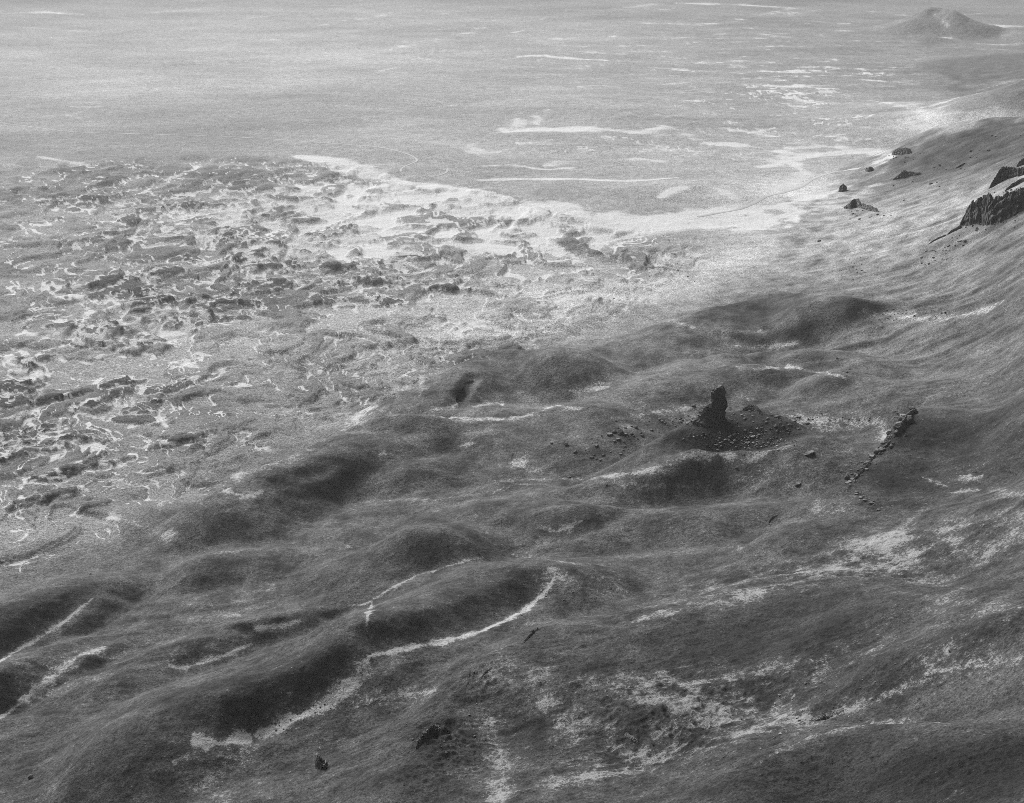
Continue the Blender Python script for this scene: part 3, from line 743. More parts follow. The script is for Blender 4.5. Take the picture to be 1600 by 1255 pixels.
def noise_node(nt, scale, detail, rough_, vec):
    nd = nt.nodes.new('ShaderNodeTexNoise'); nd.inputs['Scale'].default_value = scale
    nd.inputs['Detail'].default_value = detail; nd.inputs['Roughness'].default_value = rough_
    nt.links.new(vec, nd.inputs['Vector'])
    return nd.outputs['Fac']

GM, nt, bs = new_mat('lava_gravel_ground')
tc = nt.nodes.new('ShaderNodeTexCoord').outputs['Object']
def attr(nm):
    a = nt.nodes.new('ShaderNodeAttribute'); a.attribute_name = nm; return a.outputs['Fac']
a_tone, a_pale, a_rough = attr('tone'), attr('pale'), attr('stony')
nA = noise_node(nt, 0.055, 9, 0.72, tc)
nB = noise_node(nt, 0.35, 6, 0.75, tc)
nC = noise_node(nt, 0.9, 3, 0.8, tc)
# ragged edge of the pale cover
fz = attr('fuzz')
e = math_node(nt, 'MULTIPLY', math_node(nt, 'SUBTRACT', nA, 0.5), 1.6)
e = math_node(nt, 'MULTIPLY_ADD', math_node(nt, 'SUBTRACT', nB, 0.5), 2.5, e)
e = math_node(nt, 'MULTIPLY_ADD', math_node(nt, 'SUBTRACT', nC, 0.5), 1.4, e)
e = math_node(nt, 'MULTIPLY_ADD', e, fz, a_pale)
mr = nt.nodes.new('ShaderNodeMapRange'); mr.interpolation_type = 'SMOOTHSTEP'
mr.inputs['From Min'].default_value = 0.34; mr.inputs['From Max'].default_value = 0.80
nt.links.new(e, mr.inputs['Value'])
pf = mr.outputs[0]
pf = math_node(nt, 'ADD', math_node(nt, 'MULTIPLY', pf, 0.72), math_node(nt, 'MULTIPLY', math_node(nt, 'MAXIMUM', a_pale, 0.0), 0.28), clamp=True)
# gravel mottling
gr = math_node(nt, 'MULTIPLY_ADD', math_node(nt, 'SUBTRACT', nB, 0.5), 3.6, 1.0)
gr = math_node(nt, 'MULTIPLY_ADD', math_node(nt, 'SUBTRACT', nA, 0.5), 1.6, gr)
gr = math_node(nt, 'MULTIPLY_ADD', math_node(nt, 'SUBTRACT', nC, 0.5), 4.6, gr)
gr = math_node(nt, 'MAXIMUM', gr, 0.25)
vo = nt.nodes.new('ShaderNodeTexVoronoi'); vo.inputs['Scale'].default_value = 0.36; nt.links.new(tc, vo.inputs['Vector'])
vs = nt.nodes.new('ShaderNodeMapRange'); vs.interpolation_type = 'SMOOTHSTEP'
vs.inputs['From Min'].default_value = 0.30; vs.inputs['From Max'].default_value = 0.20
nt.links.new(vo.outputs['Distance'], vs.inputs['Value'])
vb = nt.nodes.new('ShaderNodeRGBToBW'); nt.links.new(vo.outputs['Color'], vb.inputs[0])
vc = math_node(nt, 'POWER', math_node(nt, 'MULTIPLY', vb.outputs[0], 1.45), 3.0)   # a few pale stones, many dark ones
vmx = nt.nodes.new('ShaderNodeMix'); vmx.data_type = 'FLOAT'
nt.links.new(math_node(nt, 'MULTIPLY', vs.outputs[0], 0.75), vmx.inputs['Factor']); nt.links.new(gr, vmx.inputs[2]); nt.links.new(math_node(nt, 'ADD', vc, 0.2), vmx.inputs[3])
gr = vmx.outputs[0]
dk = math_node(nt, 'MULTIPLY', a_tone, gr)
paleC = math_node(nt, 'MULTIPLY', math_node(nt, 'MULTIPLY_ADD', math_node(nt, 'SUBTRACT', nC, 0.5), 0.6, 1.0), attr('ash'))
mix = nt.nodes.new('ShaderNodeMix'); mix.data_type = 'FLOAT'
nt.links.new(pf, mix.inputs['Factor']); nt.links.new(dk, mix.inputs[2]); nt.links.new(paleC, mix.inputs[3])
cc = nt.nodes.new('ShaderNodeCombineColor')
for k in range(3): nt.links.new(mix.outputs[0], cc.inputs[k])
nt.links.new(cc.outputs[0], bs.inputs['Base Color'])
bp = nt.nodes.new('ShaderNodeBump'); bp.inputs['Distance'].default_value = 1.0
nt.links.new(math_node(nt, 'MULTIPLY_ADD', a_rough, 0.9, 0.95), bp.inputs['Strength'])
hh = math_node(nt, 'ADD', math_node(nt, 'MULTIPLY', nB, 1.6), math_node(nt, 'MULTIPLY', nA, 3.0))
hh = math_node(nt, 'MULTIPLY_ADD', nC, 0.5, hh)
nt.links.new(hh, bp.inputs['Height'])
nt.links.new(bp.outputs[0], bs.inputs['Normal'])

def rock_material(name, base, scale):
    m_, nt, b = new_mat(name)
    tc = nt.nodes.new('ShaderNodeTexCoord').outputs['Object']
    n1 = noise_node(nt, scale, 8, 0.7, tc); n2 = noise_node(nt, scale * 5, 4, 0.7, tc)
    v_ = math_node(nt, 'MULTIPLY_ADD', math_node(nt, 'SUBTRACT', n1, 0.5), 4.0, 1.0)
    v_ = math_node(nt, 'MULTIPLY_ADD', math_node(nt, 'SUBTRACT', n2, 0.5), 1.2, v_)
    v_ = math_node(nt, 'MULTIPLY', math_node(nt, 'MAXIMUM', v_, 0.2), base)
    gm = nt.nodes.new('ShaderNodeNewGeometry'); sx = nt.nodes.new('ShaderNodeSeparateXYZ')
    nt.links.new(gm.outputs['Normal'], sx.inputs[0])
    dr = nt.nodes.new('ShaderNodeMapRange'); dr.inputs['From Min'].default_value = 0.72; dr.inputs['From Max'].default_value = 1.0; dr.inputs['To Max'].default_value = 0.16  # upward faces lightened: ash dust, and a lit look painted into the colour
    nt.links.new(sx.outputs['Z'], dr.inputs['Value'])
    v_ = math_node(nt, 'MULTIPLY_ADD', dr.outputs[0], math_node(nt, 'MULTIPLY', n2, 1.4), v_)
    cc = nt.nodes.new('ShaderNodeCombineColor')
    for k in range(3): nt.links.new(v_, cc.inputs[k])
    nt.links.new(cc.outputs[0], b.inputs['Base Color'])
    bp = nt.nodes.new('ShaderNodeBump'); bp.inputs['Distance'].default_value = 0.6; bp.inputs['Strength'].default_value = 0.8
    nt.links.new(math_node(nt, 'ADD', math_node(nt, 'MULTIPLY', n1, 2.0), n2), bp.inputs['Height'])
    nt.links.new(bp.outputs[0], b.inputs['Normal'])
    return m_

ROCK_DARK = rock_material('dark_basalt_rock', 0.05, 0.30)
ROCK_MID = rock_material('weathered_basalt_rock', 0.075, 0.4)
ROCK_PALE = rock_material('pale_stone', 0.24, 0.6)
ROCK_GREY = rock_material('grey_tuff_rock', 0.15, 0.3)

# ------------------------------------------------------------------ terrain mesh
def mesh_from_arrays(name, V, Fq):
    me = bpy.data.meshes.new(name)
    me.vertices.add(len(V)); me.vertices.foreach_set('co', np.ascontiguousarray(V, np.float32).ravel())
    me.loops.add(Fq.size); me.loops.foreach_set('vertex_index', Fq.astype(np.int32).ravel())
    me.polygons.add(len(Fq))
    k = Fq.shape[1]
    me.polygons.foreach_set('loop_start', np.arange(0, Fq.size, k, dtype=np.int32))
    me.polygons.foreach_set('loop_total', np.full(len(Fq), k, np.int32))
    me.polygons.foreach_set('use_smooth', np.ones(len(Fq), bool))
    me.update(calc_edges=True)
    return me

# the far rim of the sheet drops away a little; the wrap seam behind the viewer shares one profile
Z[:, 0] = Z[:, -1] = 0.5 * (Z[:, 0] + Z[:, -1])
V = np.stack([X, Y, Z], -1).reshape(-1, 3)
I, J = np.meshgrid(np.arange(NR - 1), np.arange(NA), indexing='ij')
J1 = (J + 1) % NA
Fq = np.stack([I * NA + J, I * NA + J1, (I + 1) * NA + J1, (I + 1) * NA + J], -1).reshape(-1, 4)[:, ::-1]
me = mesh_from_arrays('terrain', V, Fq)
TONE = np.where(TONE > 0, TONE * (1 + 0.22 * (1 - LAND)), TONE).astype(np.float32)
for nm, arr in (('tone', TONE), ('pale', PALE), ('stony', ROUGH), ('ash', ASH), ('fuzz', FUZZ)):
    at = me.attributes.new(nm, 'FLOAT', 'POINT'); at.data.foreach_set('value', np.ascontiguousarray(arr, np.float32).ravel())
me.materials.append(GM)
terrain = bpy.data.objects.new('terrain', me); terrain['kind'] = 'structure'
COL.objects.link(terrain)

# ------------------------------------------------------------------ rocks, crags and tracks
_dirs = None
def ico(sub):
    import bmesh
    bm = bmesh.new(); bmesh.ops.create_icosphere(bm, subdivisions=sub, radius=1.0)
    v = np.array([q.co[:] for q in bm.verts]); f = np.array([[a.index for a in p.verts] for p in bm.faces]); bm.free()
    return v, f
ICO = {k: ico(k) for k in (2, 3, 4)}

def n3(p, wl, seed):
    return (gn(p[:, 0] / wl + p[:, 2] / wl * 0.7, p[:, 1] / wl - p[:, 2] / wl * 0.6, seed) + gn(p[:, 1] / wl * 0.8 + 3, p[:, 2] / wl + p[:, 0] / wl * 0.5, seed + 5)) * 0.7

def boulder_mesh(name, seed, mat, sub=2):
    v, f = ICO[sub]; v = v.copy(); rs_ = np.random.RandomState(seed)
    # chip flat faces off a lump, then roughen
    for _ in range(9):
        nrm = rs_.normal(size=3); nrm /= np.linalg.norm(nrm); dd = v @ nrm; lim = 0.55 + 0.3 * rs_.rand()
        v = v - np.maximum(dd - lim, 0)[:, None] * nrm * 0.92
    rad = 1 + 0.16 * n3(v, 0.8, seed) + 0.08 * n3(v, 0.33, seed + 3)
    v = v * rad[:, None]; v[:, 2] = v[:, 2] * 0.8
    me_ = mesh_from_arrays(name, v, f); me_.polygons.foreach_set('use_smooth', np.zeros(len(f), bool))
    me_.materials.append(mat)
    return me_

BM_DARK = [boulder_mesh('boulder', 20 + k, ROCK_DARK, 3) for k in range(6)]
KNOB = boulder_mesh('rock_knob', 71, ROCK_MID, 4)
BM_MID = [boulder_mesh('boulder', 40 + k, ROCK_MID) for k in range(5)]
BM_PALE = [boulder_mesh('boulder', 60 + k, ROCK_PALE) for k in range(3)]

def put(px, py, rx, ry, label, cat='boulder', group=None, meshes=None, name='boulder', tilt=0.0, zs=1.0):
    c = hit(px, py + ry * 0.5); D = math.dist(c, (0, 0, CAM_Z)); m_ = D / FPX
    o = bpy.data.objects.new(name, random.choice(meshes or BM_DARK))
    z = float(sample(Z, c[0], c[1]))
    sx, sz = rx * m_, ry * m_ * 1.15
    o.scale = (sx, 0.5 * (sx + sz) * random.uniform(.85, 1.15), sz * zs)
    o.location = (c[0], c[1], z + sz * 0.25)
    o.rotation_euler = (random.uniform(-.15, .15), tilt, random.uniform(-.4, .4) - math.atan2(c[0], c[1]))
    o['label'] = label; o['category'] = cat
    if group: o['group'] = group
    COL.objects.link(o)
    return o

# --- the rock spire: rings (height, centre shift x, centre shift y, half width x, half depth) in metres
def spire():
    c = hit(1118, 656); m_ = math.dist(c, (0, 0, CAM_Z)) / FPX
    z0 = float(sample(Z, c[0], c[1])) - 3
    prof = [(-10, -12, -6, 34, 20), (0, -10, -4, 28, 16), (8, -8, -3, 23, 13), (16, -5.5, -1, 19, 12), (24, -2.8, 0, 16.5, 11), (31, -.5, 0, 14.5, 10.5), (36, 1.8, 0, 12.4, 9.5), (41, 2.6, 0, 10.9, 9), (50, 2.6, 0, 10.8, 9), (53, 2.9, 0, 10.0, 8.4), (56, 3.2, 0, 8.8, 7.4), (59, 3.0, 0, 6.6, 5.6), (61, 2.4, 0, 3.2, 3)]
    pr = np.array(prof, float); nh, na = 110, 130
    hs = np.interp(np.linspace(0, 1, nh), np.linspace(0, 1, len(pr)), pr[:, 0])
    V_ = []
    for k, h in enumerate(hs):
        cx, cy, rx, ry = [np.interp(h, pr[:, 0], pr[:, q_]) for q_ in (1, 2, 3, 4)]
        a = np.linspace(0, 2 * np.pi, na, endpoint=False)
        ca, sa = np.cos(a), np.sin(a)
        pw = 0.8
        V_.append(np.stack([cx + rx * np.sign(ca) * np.abs(ca) ** pw, cy + ry * np.sign(sa) * np.abs(sa) ** pw, np.full(na, h)], -1))
    V_ = np.array(V_); C_ = V_.mean(1, keepdims=True); flat = V_.reshape(-1, 3)
    stretch = flat * np.array([1, 1, 0.45])
    dsp = 1 + 0.20 * n3(stretch, 11, 3) + 0.16 * n3(stretch, 5, 8) + 0.10 * n3(flat, 2.2, 12) + 0.035 * n3(flat, 1.0, 15)
    cr = 1 - 2.2 * np.abs(n3(stretch, 8, 21)); dsp -= 0.10 * np.clip(cr, 0, 1) ** 2
    Cf = np.repeat(C_, na, 1).reshape(-1, 3)
    flat = Cf + (flat - Cf) * dsp[:, None]; flat[:, 2] += 0.8 * n3(flat, 3, 31)
    flat = flat * m_ * 1.0
    top = flat[-na:].mean(0)
    V_ = np.vstack([flat, top])
    tri = []
    for k in range(nh - 1):
        for a in range(na):
            b = (a + 1) % na
            tri += [[k * na + a, k * na + b, (k + 1) * na + b], [k * na + a, (k + 1) * na + b, (k + 1) * na + a]]
    for a in range(na): tri.append([(nh - 1) * na + a, (nh - 1) * na + (a + 1) % na, nh * na])
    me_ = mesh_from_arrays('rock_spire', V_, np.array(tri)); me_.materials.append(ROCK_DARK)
    me_.polygons.foreach_set('use_smooth', np.zeros(len(tri), bool))
    o = bpy.data.objects.new('rock_spire', me_); o.location = (c[0], c[1], z0)
    o['label'] = 'tall dark rock spire with a square head standing on the scree mound'; o['category'] = 'rock spire'
    COL.objects.link(o)
spire()

def crag(bottom, heights, depth, label, name='rock_outcrop', cat='rock outcrop', mat=None, seed=1, rib=1.0, lean=0.25, group=None, face=None):
    """a rock wall standing on the slope: bottom edge (px, py), height in picture px at each point, depth in metres"""
    bl = smooth_line([(a, b, h) for (a, b), h in zip(bottom, heights)], 4)
    W_ = [];
    for a, b, h in bl:
        c = hit(a, b); m_ = math.dist(c, (0, 0, CAM_Z)) / FPX
        W_.append((c[0], c[1], c[2], max(h, 0.3) * m_ * 1.1))
    W_ = np.array(W_)
    L_ = np.concatenate([[0], np.cumsum(np.hypot(np.diff(W_[:, 0]), np.diff(W_[:, 1])))])
    step = max(L_[-1] / 200, 0.3); ns = max(int(L_[-1] / step), 12)
    s = np.linspace(0, L_[-1], ns); W_[:, 3] *= 1 + 0.35 * gn(L_ / (0.9 * W_[:, 3].max() + 2), L_ * 0 + seed, 3); S_ = np.stack([np.interp(s, L_, W_[:, q_]) for q_ in range(4)], -1)
    nc = 60; th = np.linspace(-0.12 * np.pi, 1.12 * np.pi, nc)          # front foot, over the top, to the back foot
    V_ = np.zeros((ns, nc, 3)); uv = np.zeros((ns, nc, 2))
    tx = np.gradient(S_[:, 0]); ty = np.gradient(S_[:, 1]); tl = np.hypot(tx, ty) + 1e-9
    vx, vy = -S_[:, 0], -S_[:, 1]; vl = np.hypot(vx, vy); vx, vy = vx / vl, vy / vl
    if face: vx, vy = np.full(ns, face[0]), np.full(ns, face[1])
    endt = np.clip(np.minimum(s, s[-1] - s) / (0.06 * s[-1] + 1e-6), 0, 1) ** 0.5
    dp = depth * (0.35 + 0.65 * endt)
    for k, t in enumerate(th):
        co, si = math.cos(t), math.sin(t)
        back = (1 - np.sign(co) * abs(co) ** 0.55) * 0.5 * dp
        up = np.sign(si) * abs(si) ** 0.55 * S_[:, 3] * (0.55 + 0.45 * endt)
        back = back + lean * np.maximum(up, 0) * (1 if co > 0 else 0.4)
        V_[:, k, 0] = S_[:, 0] - vx * back; V_[:, k, 1] = S_[:, 1] - vy * back; V_[:, k, 2] = S_[:, 2] + up - 0.8
        uv[:, k, 0] = s; uv[:, k, 1] = up + back * 0.6
    H_ = max(S_[:, 3].max(), 2.0); u_ = uv[..., 0].ravel(); w_ = uv[..., 1].ravel()
    ribn = gn(u_ / (H_ * 0.22), w_ / (H_ * 1.1), seed) + 0.7 * gn(u_ / (H_ * 0.09), w_ / (H_ * 0.6), seed + 4) + 0.5 * gn(u_ / (H_ * .6), w_ / (H_ * .5), seed + 7)
    blk = gn(u_ / (H_ * 0.16), w_ / (H_ * 0.16), seed + 9) + .6 * gn(u_ / (H_ * 0.07), w_ / (H_ * 0.07), seed + 11)
    crk = np.clip(1 - 3.0 * np.abs(gn(u_ / (H_ * 0.33) + 0.6 * gn(w_ / (H_ * .4), u_ / (H_ * .4), seed + 2), w_ / (H_ * 0.5), seed + 13)), 0, 1)
    lay = gn(u_ / (H_ * 1.6), w_ / (H_ * 0.12), seed + 17)
    ribn = 0.6 * ribn - 1.1 * crk + 0.45 * lay
    blk = 1.3 * blk + 0.8 * gn(u_ / (H_ * 0.035), w_ / (H_ * 0.035), seed + 19)
    amp = 0.13 * H_ * rib
    off = (amp * ribn + 0.5 * amp * blk).reshape(ns, nc)
    V_[..., 0] += vx[:, None] * off; V_[..., 1] += vy[:, None] * off; V_[..., 2] += (0.08 * H_ * blk + 0.07 * H_ * ribn).reshape(ns, nc) * np.clip(np.sin(th), 0, 1)
    V_[:, 0, 2] -= 2 + .15 * H_; V_[:, -1, 2] -= 4 + .3 * H_
    org = V_[:, 0].mean(0)
    flat = (V_ - org).reshape(-1, 3)
    tri = []
    for a in range(ns - 1):
        for b in range(nc - 1):
            i_ = a * nc + b
            tri += [[i_, i_ + nc, i_ + nc + 1], [i_, i_ + nc + 1, i_ + 1]]
    for e_ in (0, ns - 1):                                               # close the ends
        flat = np.vstack([flat, flat[e_ * nc:(e_ + 1) * nc].mean(0)]); ci = len(flat) - 1
        for b in range(nc):
            i_, j_ = e_ * nc + b, e_ * nc + (b + 1) % nc
            tri.append([ci, i_, j_] if e_ == 0 else [ci, j_, i_])
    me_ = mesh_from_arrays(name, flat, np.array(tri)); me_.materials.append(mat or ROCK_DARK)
    me_.polygons.foreach_set('use_smooth', np.zeros(len(tri), bool))
    o = bpy.data.objects.new(name, me_); o.location = org
    o['label'] = label; o['category'] = cat
    if group: o['group'] = group
    COL.objects.link(o)

crag([(1499,356),(1512,354),(1530,352),(1548,352),(1565,346),(1585,337),(1605,328),(1640,315)], [6,26,38,36,30,30,32,34], 34, 'long ribbed black cliff on the right slope, largest of the cliffs there', 'cliff', 'cliff', seed=3)
crag([(1545,296),(1553,291),(1561,286),(1572,281),(1590,276),(1612,270)], [3,12,20,14,9,8], 16, 'smaller black crag on the slope above the long ribbed cliff', 'cliff', 'cliff', seed=9)
crag([(1565,322),(1580,312),(1598,303),(1625,295)], [3,6,8,8], 12, 'broken rock rib between the two black cliffs at the right edge', 'rock_outcrop', seed=14, mat=ROCK_MID)
crag([(1588,262),(1598,258),(1612,254),(1640,250)], [5,9,10,8], 14, 'dark rock step at the right edge above both cliffs', 'rock_outcrop', seed=51)
crag([(1570,300),(1584,292),(1600,284)], [3,6,5], 9, 'broken dark rib just above the top of the long cliff', 'rock_outcrop', seed=52)
crag([(1448,384),(1462,376),(1478,369)], [1,2.5,3], 5, 'faint dark ledge trailing furthest left from the long cliff', 'rock_outcrop', seed=53)
crag([(1480,368),(1490,362),(1502,357)], [2,4,5], 6, 'low dark rib trailing left from the foot of the long cliff', 'rock_outcrop', seed=15)
crag([(1393,243),(1399,243),(1408,242),(1418,241),(1424,239)], [3,9,9,8,3], 12, 'flat-topped grey knob on the skyline of the right spur', 'rock_outcrop', seed=21, mat=ROCK_GREY)
crag([(1310,300),(1316,300),(1323,298)], [5,9,5], 7, 'lone squat rock on the pale toe of the right spur', 'rock_outcrop', seed=22, mat=ROCK_GREY)
crag([(1352,268),(1358,269),(1365,266)], [4,7,4], 7, 'small grey rock on the crest between the squat rock and the skyline knob', 'rock_outcrop', seed=23, mat=ROCK_GREY)
crag([(1318,326),(1328,327),(1336,324),(1346,326),(1360,330),(1372,332)], [2,8,11,8,6,4], 11, 'weathered brown-grey outcrop crumbling over the pale lower slope', 'rock_outcrop', seed=24, mat=ROCK_GREY)
crag([(1395,282),(1408,279),(1420,276),(1440,273)], [2,8,7,2], 9, 'shadowed step of rock under the thin ledge on the right spur', 'rock_outcrop', seed=25, mat=ROCK_GREY)
crag([(1493,264),(1500,261),(1508,256)], [2,3,2], 4, 'short dark sliver of rock above the black cliffs', 'rock_outcrop', seed=26)
crag([(1535,309),(1540,308),(1545,309)], [4,3,2], 3, 'tiny pinnacle just behind the top of the long cliff', 'rock_outcrop', seed=27)
crag([(1160,643),(1170,642),(1180,644),(1190,650)], [4,7,7,4], 8, 'rubbly black ledge on the crest right of the spire', 'rock_outcrop', seed=35)
crag([(712,628),(719,621),(726,612)], [7,11,6], 5, 'upright black rib in the gash of the middle hill', 'rock_outcrop', seed=36)
crag([(724,601),(731,599),(740,597)], [2,3,2], 4, 'small dark lip above the gash of the middle hill', 'rock_outcrop', seed=37)
crag([(493,1202),(499,1203),(506,1204),(513,1200)], [7,15,11,4], 7, 'black knob of rock near the bottom edge, left of centre', 'rock_outcrop', seed=38)
crag([(1515,741),(1524,739),(1534,740)], [2,3,2], 4, 'low dark rock beside the small pale patch on the right', 'rock_outcrop', seed=39)
crag([(1568,738),(1578,740),(1588,744)], [3,5,2], 4, 'dark hooded rock near the right edge under the shaded slope', 'rock_outcrop', seed=40)
crag([(650,1172),(662,1160),(676,1150),(690,1142)], [5,10,11,4], 6, 'craggy dark outcrop on the stony spine near the bottom', 'rock_outcrop', seed=41)
crag([(745,1072),(752,1062),(762,1050),(772,1042)], [2,3,3.5,2], 4, 'dark broken rib midway along the stony spine', 'rock_outcrop', seed=42)
crag([(818,1006),(826,998),(834,990),(842,984)], [1.5,3,4,2], 4, 'dark rib at the top end of the stony spine', 'rock_outcrop', seed=43)
crag([(975,1152),(985,1158),(998,1164)], [3,6,3], 5, 'dark ledge in the pale scabby ground at bottom centre', 'rock_outcrop', seed=44)
crag([(1265,1130),(1290,1124),(1320,1112)], [2,4,2], 5, 'low rock band along the dark gully at lower right', 'rock_outcrop', seed=45, mat=ROCK_MID)
crag([(1200,820),(1206,812),(1216,806)], [2,4,2], 6, 'dim blocky step on the slope below the corner rock', 'rock_outcrop', seed=46, mat=ROCK_MID)

ONE = [ # single stones that can be told apart: px, py, half width, half height, tilt, label
 (1264,707,10,4.5,-.35,'long black boulder lying alone on the smooth slope right of the spire'),
 (1247,756,6,3,-.3,'small dark oblong boulder below the long black boulder'),
 (1280,376,3,2.6,0,'pointed black boulder alone on the bright lower slope'),
 (970,675,7,6.5,0,'largest block of the dark rock pile left of the spire'),
 (953,678,5.5,3.6,0,'leftmost block of the dark rock pile left of the spire'),
 (960,674,4,3.2,0,'block between the leftmost and the largest in the rock pile'),
 (977,678,4.5,3,0,'block leaning on the right side of the largest in the rock pile'),
 (993,667,4,3.2,0,'block on the far right back corner of the rock pile'),
 (1018,672,3.6,3,0,'rounded dark boulder just right of the rock pile'),
 (885,694,4.2,3.2,0,'larger of the two dark boulders far left of the rock pile'),
 (862,692,2.4,1.8,0,'small boulder at the left end of the scattered row'),
 (899,706,3.2,2.4,0,'boulder below the larger one far left of the rock pile'),
 (932,696,3.6,2.6,0,'dark boulder midway between the row and the rock pile'),
 (889,745,3.6,2.2,0,'dark boulder sitting on the pale line in mid picture'),
 (948,757,2.6,1.8,0,'small boulder just below the pale line under the rock pile'),
 (943,711,2.8,2.2,0,'boulder on the slope right of the small stone cluster'),
 (139,897,5,2,-.4,'dark sliver of rock above the left shaded slope'),
 (48,1214,5,4,-.5,'dark rock low at the left near the bottom edge'),
 (1151,477,2.4,1.8,0,'dark boulder on the crest line of the upper dark hill'),
 (1308,560,2,1.6,0,'small boulder on the round dark hill in the middle right'),
 (1323,581,2.2,1.6,0,'small boulder on the pale line below the round dark hill'),
 (1508,376,2.8,2,0,'boulder just under the foot of the long cliff'),
 (1083,633,4.5,2.6,0,'black rock on the crest just left of the spire'),
 (1151,730,3,1.8,0,'dark stone on the pale crest below the scree'),
 (1215,651,5,3,0,'black block at the top right of the scree mound'),
 (1240,657,5,2.6,0,'black block right of the scree mound top'),
 (1262,661,4,1.8,0,'last dark block on the right tail of the scree mound'),
]
for px, py, rx, ry, tl, lab in ONE: put(px, py, rx, ry, lab, tilt=tl)

PILE = [(966,686,4,2.6),(960,689,2.6,2),(977,668,3.2,1.7),(987,666,2.2,1.8),(987,677,3.2,2.2),(1003,680,3.4,1.6),(975,690,2.2,1.6),(983,685,1.6,1.2),(996,685,2.2,1.6),(980,682,1.6,1.2),(990,681,1.8,1.2),(985,688,1.6,1.1),(1001,676,2.2,1.2),(966,669,2,1.4),(950,674,1.6,1.2)]
for a in PILE: put(*a, 'small dark block among the rock pile left of the spire', group='small blocks of the rock pile')
SLOPE = [(962,657,2.2,1.6),(979,656,1.2,1),(1014,658,1.3,1),(1030,655,2.4,2),(1034,658,2.4,2),(1042,663,1.8,1.3),(976,697,2.6,1.1),(974,703,2,1.1),(981,701,1.3,1),(1006,704,1.7,1.1),(954,706,1.6,1),(970,709,3,1.3),(940,681,1.6,1.3),(924,714,3.6,1.5),(932,717,2.6,1.3),(938,719,2.2,1.5),(928,710,2,1.1),(905,755,1.6,1.1),(915,703,1.2,1),(1021,683,1.3,1),(1030,676,1.3,1),(1055,665,1.6,1.2),(1037,705,1.5,1),(1068,686,2.4,1.4),(1050,700,1.2,.9)]
for a in SLOPE: put(*a, 'small dark stone scattered on the gentle slope around the rock pile', group='stones scattered around the rock pile')

STONES = []
def scatter(n_, cx, cy, sx, sy, smin, smax, lab, grp, meshes, tilt=0.0, zcat='stone'):
    for _ in range(n_):
        a, b = random.gauss(0, 1), random.gauss(0, 1)
        px = cx + a * sx; py = cy + b * sy - a * sx * tilt
        if not (2 < px < 1598 and 2 < py < 1250): continue
        s_ = smin + (smax - smin) * random.random() ** 2.2
        STONES.append((s_ * random.uniform(.9, 1.4), s_ * random.uniform(.65, 1.0), px, py, lab, grp, random.choice(meshes)))
for px, py, rx, ry in ((1421,643,6,5),(1415,650,7,6),(1410,657,8,8),(1406,666,8,8),(1402,674,7,6),(1393,684,5,3.5),(1384,693,6,4),(1374,703,6,4),(1365,712,5,3.5),(1357,721,5,3.5),(1348,731,4.5,3),(1338,740,5,3.5),(1329,748,5,5),(1330,757,4,3.5),(1338,768,4,3),(1350,778,4.5,3),(1362,787,4,2.5),(1374,792,4,2)):
  for _ in range(2):
    k_ = random.uniform(.45, 1.15); put(px + random.gauss(0, 4), py + random.gauss(0, 3.5), rx * k_, ry * k_ * random.uniform(.8, 1.2), 'rough knob of dark rock in the broken line along the rocky spine on the right', 'rock', 'knobs of the rocky spine', [BM_DARK[2], BM_DARK[4], KNOB], 'rock')
crag([(1332,752),(1345,738),(1362,718),(1380,701),(1396,686),(1405,672),(1414,658),(1427,643)], [3,3.5,4,4,5,10,11,5], 6, 'long jagged rock ridge running down the right slope toward its corner', 'rock_ridge', 'rock ridge', seed=61, mat=ROCK_MID, face=(-.8, -.6))
crag([(1328,752),(1340,768),(1356,783),(1377,794)], [3,2.5,2.5,1], 4, 'low dark ledge turning back down from the corner of the rock ridge', 'rock_ridge', 'rock ridge', seed=62, face=(-.5, -.86))
SP_ = 'dark rock fragment along the crest of the rocky spine on the right'; SG = 'fragments along the rocky spine'
for cx, cy, sx, sy, k in ((1385,692,8,7,16),(1362,715,6,6,14),(1340,738,8,5,14),(1326,754,3,6,10),(1340,770,6,5,10),(1362,785,8,4,8),(1408,660,6,10,30),(1375,703,14,11,26),(1333,747,6,6,14)): scatter(k, cx, cy, sx * .8, sy * .7, .9, 3.2, SP_, SG, BM_DARK + BM_MID[:2], .7 if cy < 745 and cy != 660 else -.6)
T = 'angular stone in the scree covering the spire mound'; TG = 'stones of the scree below the spire'
scatter(90, 1165, 690, 38, 8, .8, 2.7, T, TG, BM_MID + BM_MID + BM_DARK[:2] + BM_PALE)
scatter(90, 1170, 688, 34, 8, 1.0, 2.6, T, TG, BM_PALE + BM_MID)
scatter(50, 1130, 686, 26, 9, .7, 2.0, T, TG, BM_MID + BM_PALE[:1])
scatter(46, 1210, 664, 24, 7, .9, 2.8, T, TG, BM_DARK + BM_MID[:2])
scatter(26, 1150, 650, 16, 7, .9, 2.6, T, TG, BM_DARK + BM_MID)
scatter(34, 1068, 656, 16, 5, .8, 2.4, T, TG, BM_DARK)
scatter(26, 1330, 424, 34, 10, .6, 1.6, 'small dark stone strewn over the bright slope above the upper dark hill', 'stones on the bright upper slope', BM_DARK, .1)
scatter(46, 1410, 492, 60, 6, .6, 1.6, 'small stone along the pale stony band on the right slope', 'stones of the pale stony band', BM_DARK + BM_MID, .12)
scatter(26, 1280, 655, 36, 7, .6, 1.6, 'small stone on the pale ground between the spire mound and the spine', 'stones between mound and spine', BM_DARK + BM_MID)
scatter(30, 1545, 352, 40, 7, .9, 3.0, 'dark rubble stone at the foot of the long ribbed cliff', 'rubble under the long cliff', BM_DARK + BM_MID, .3)
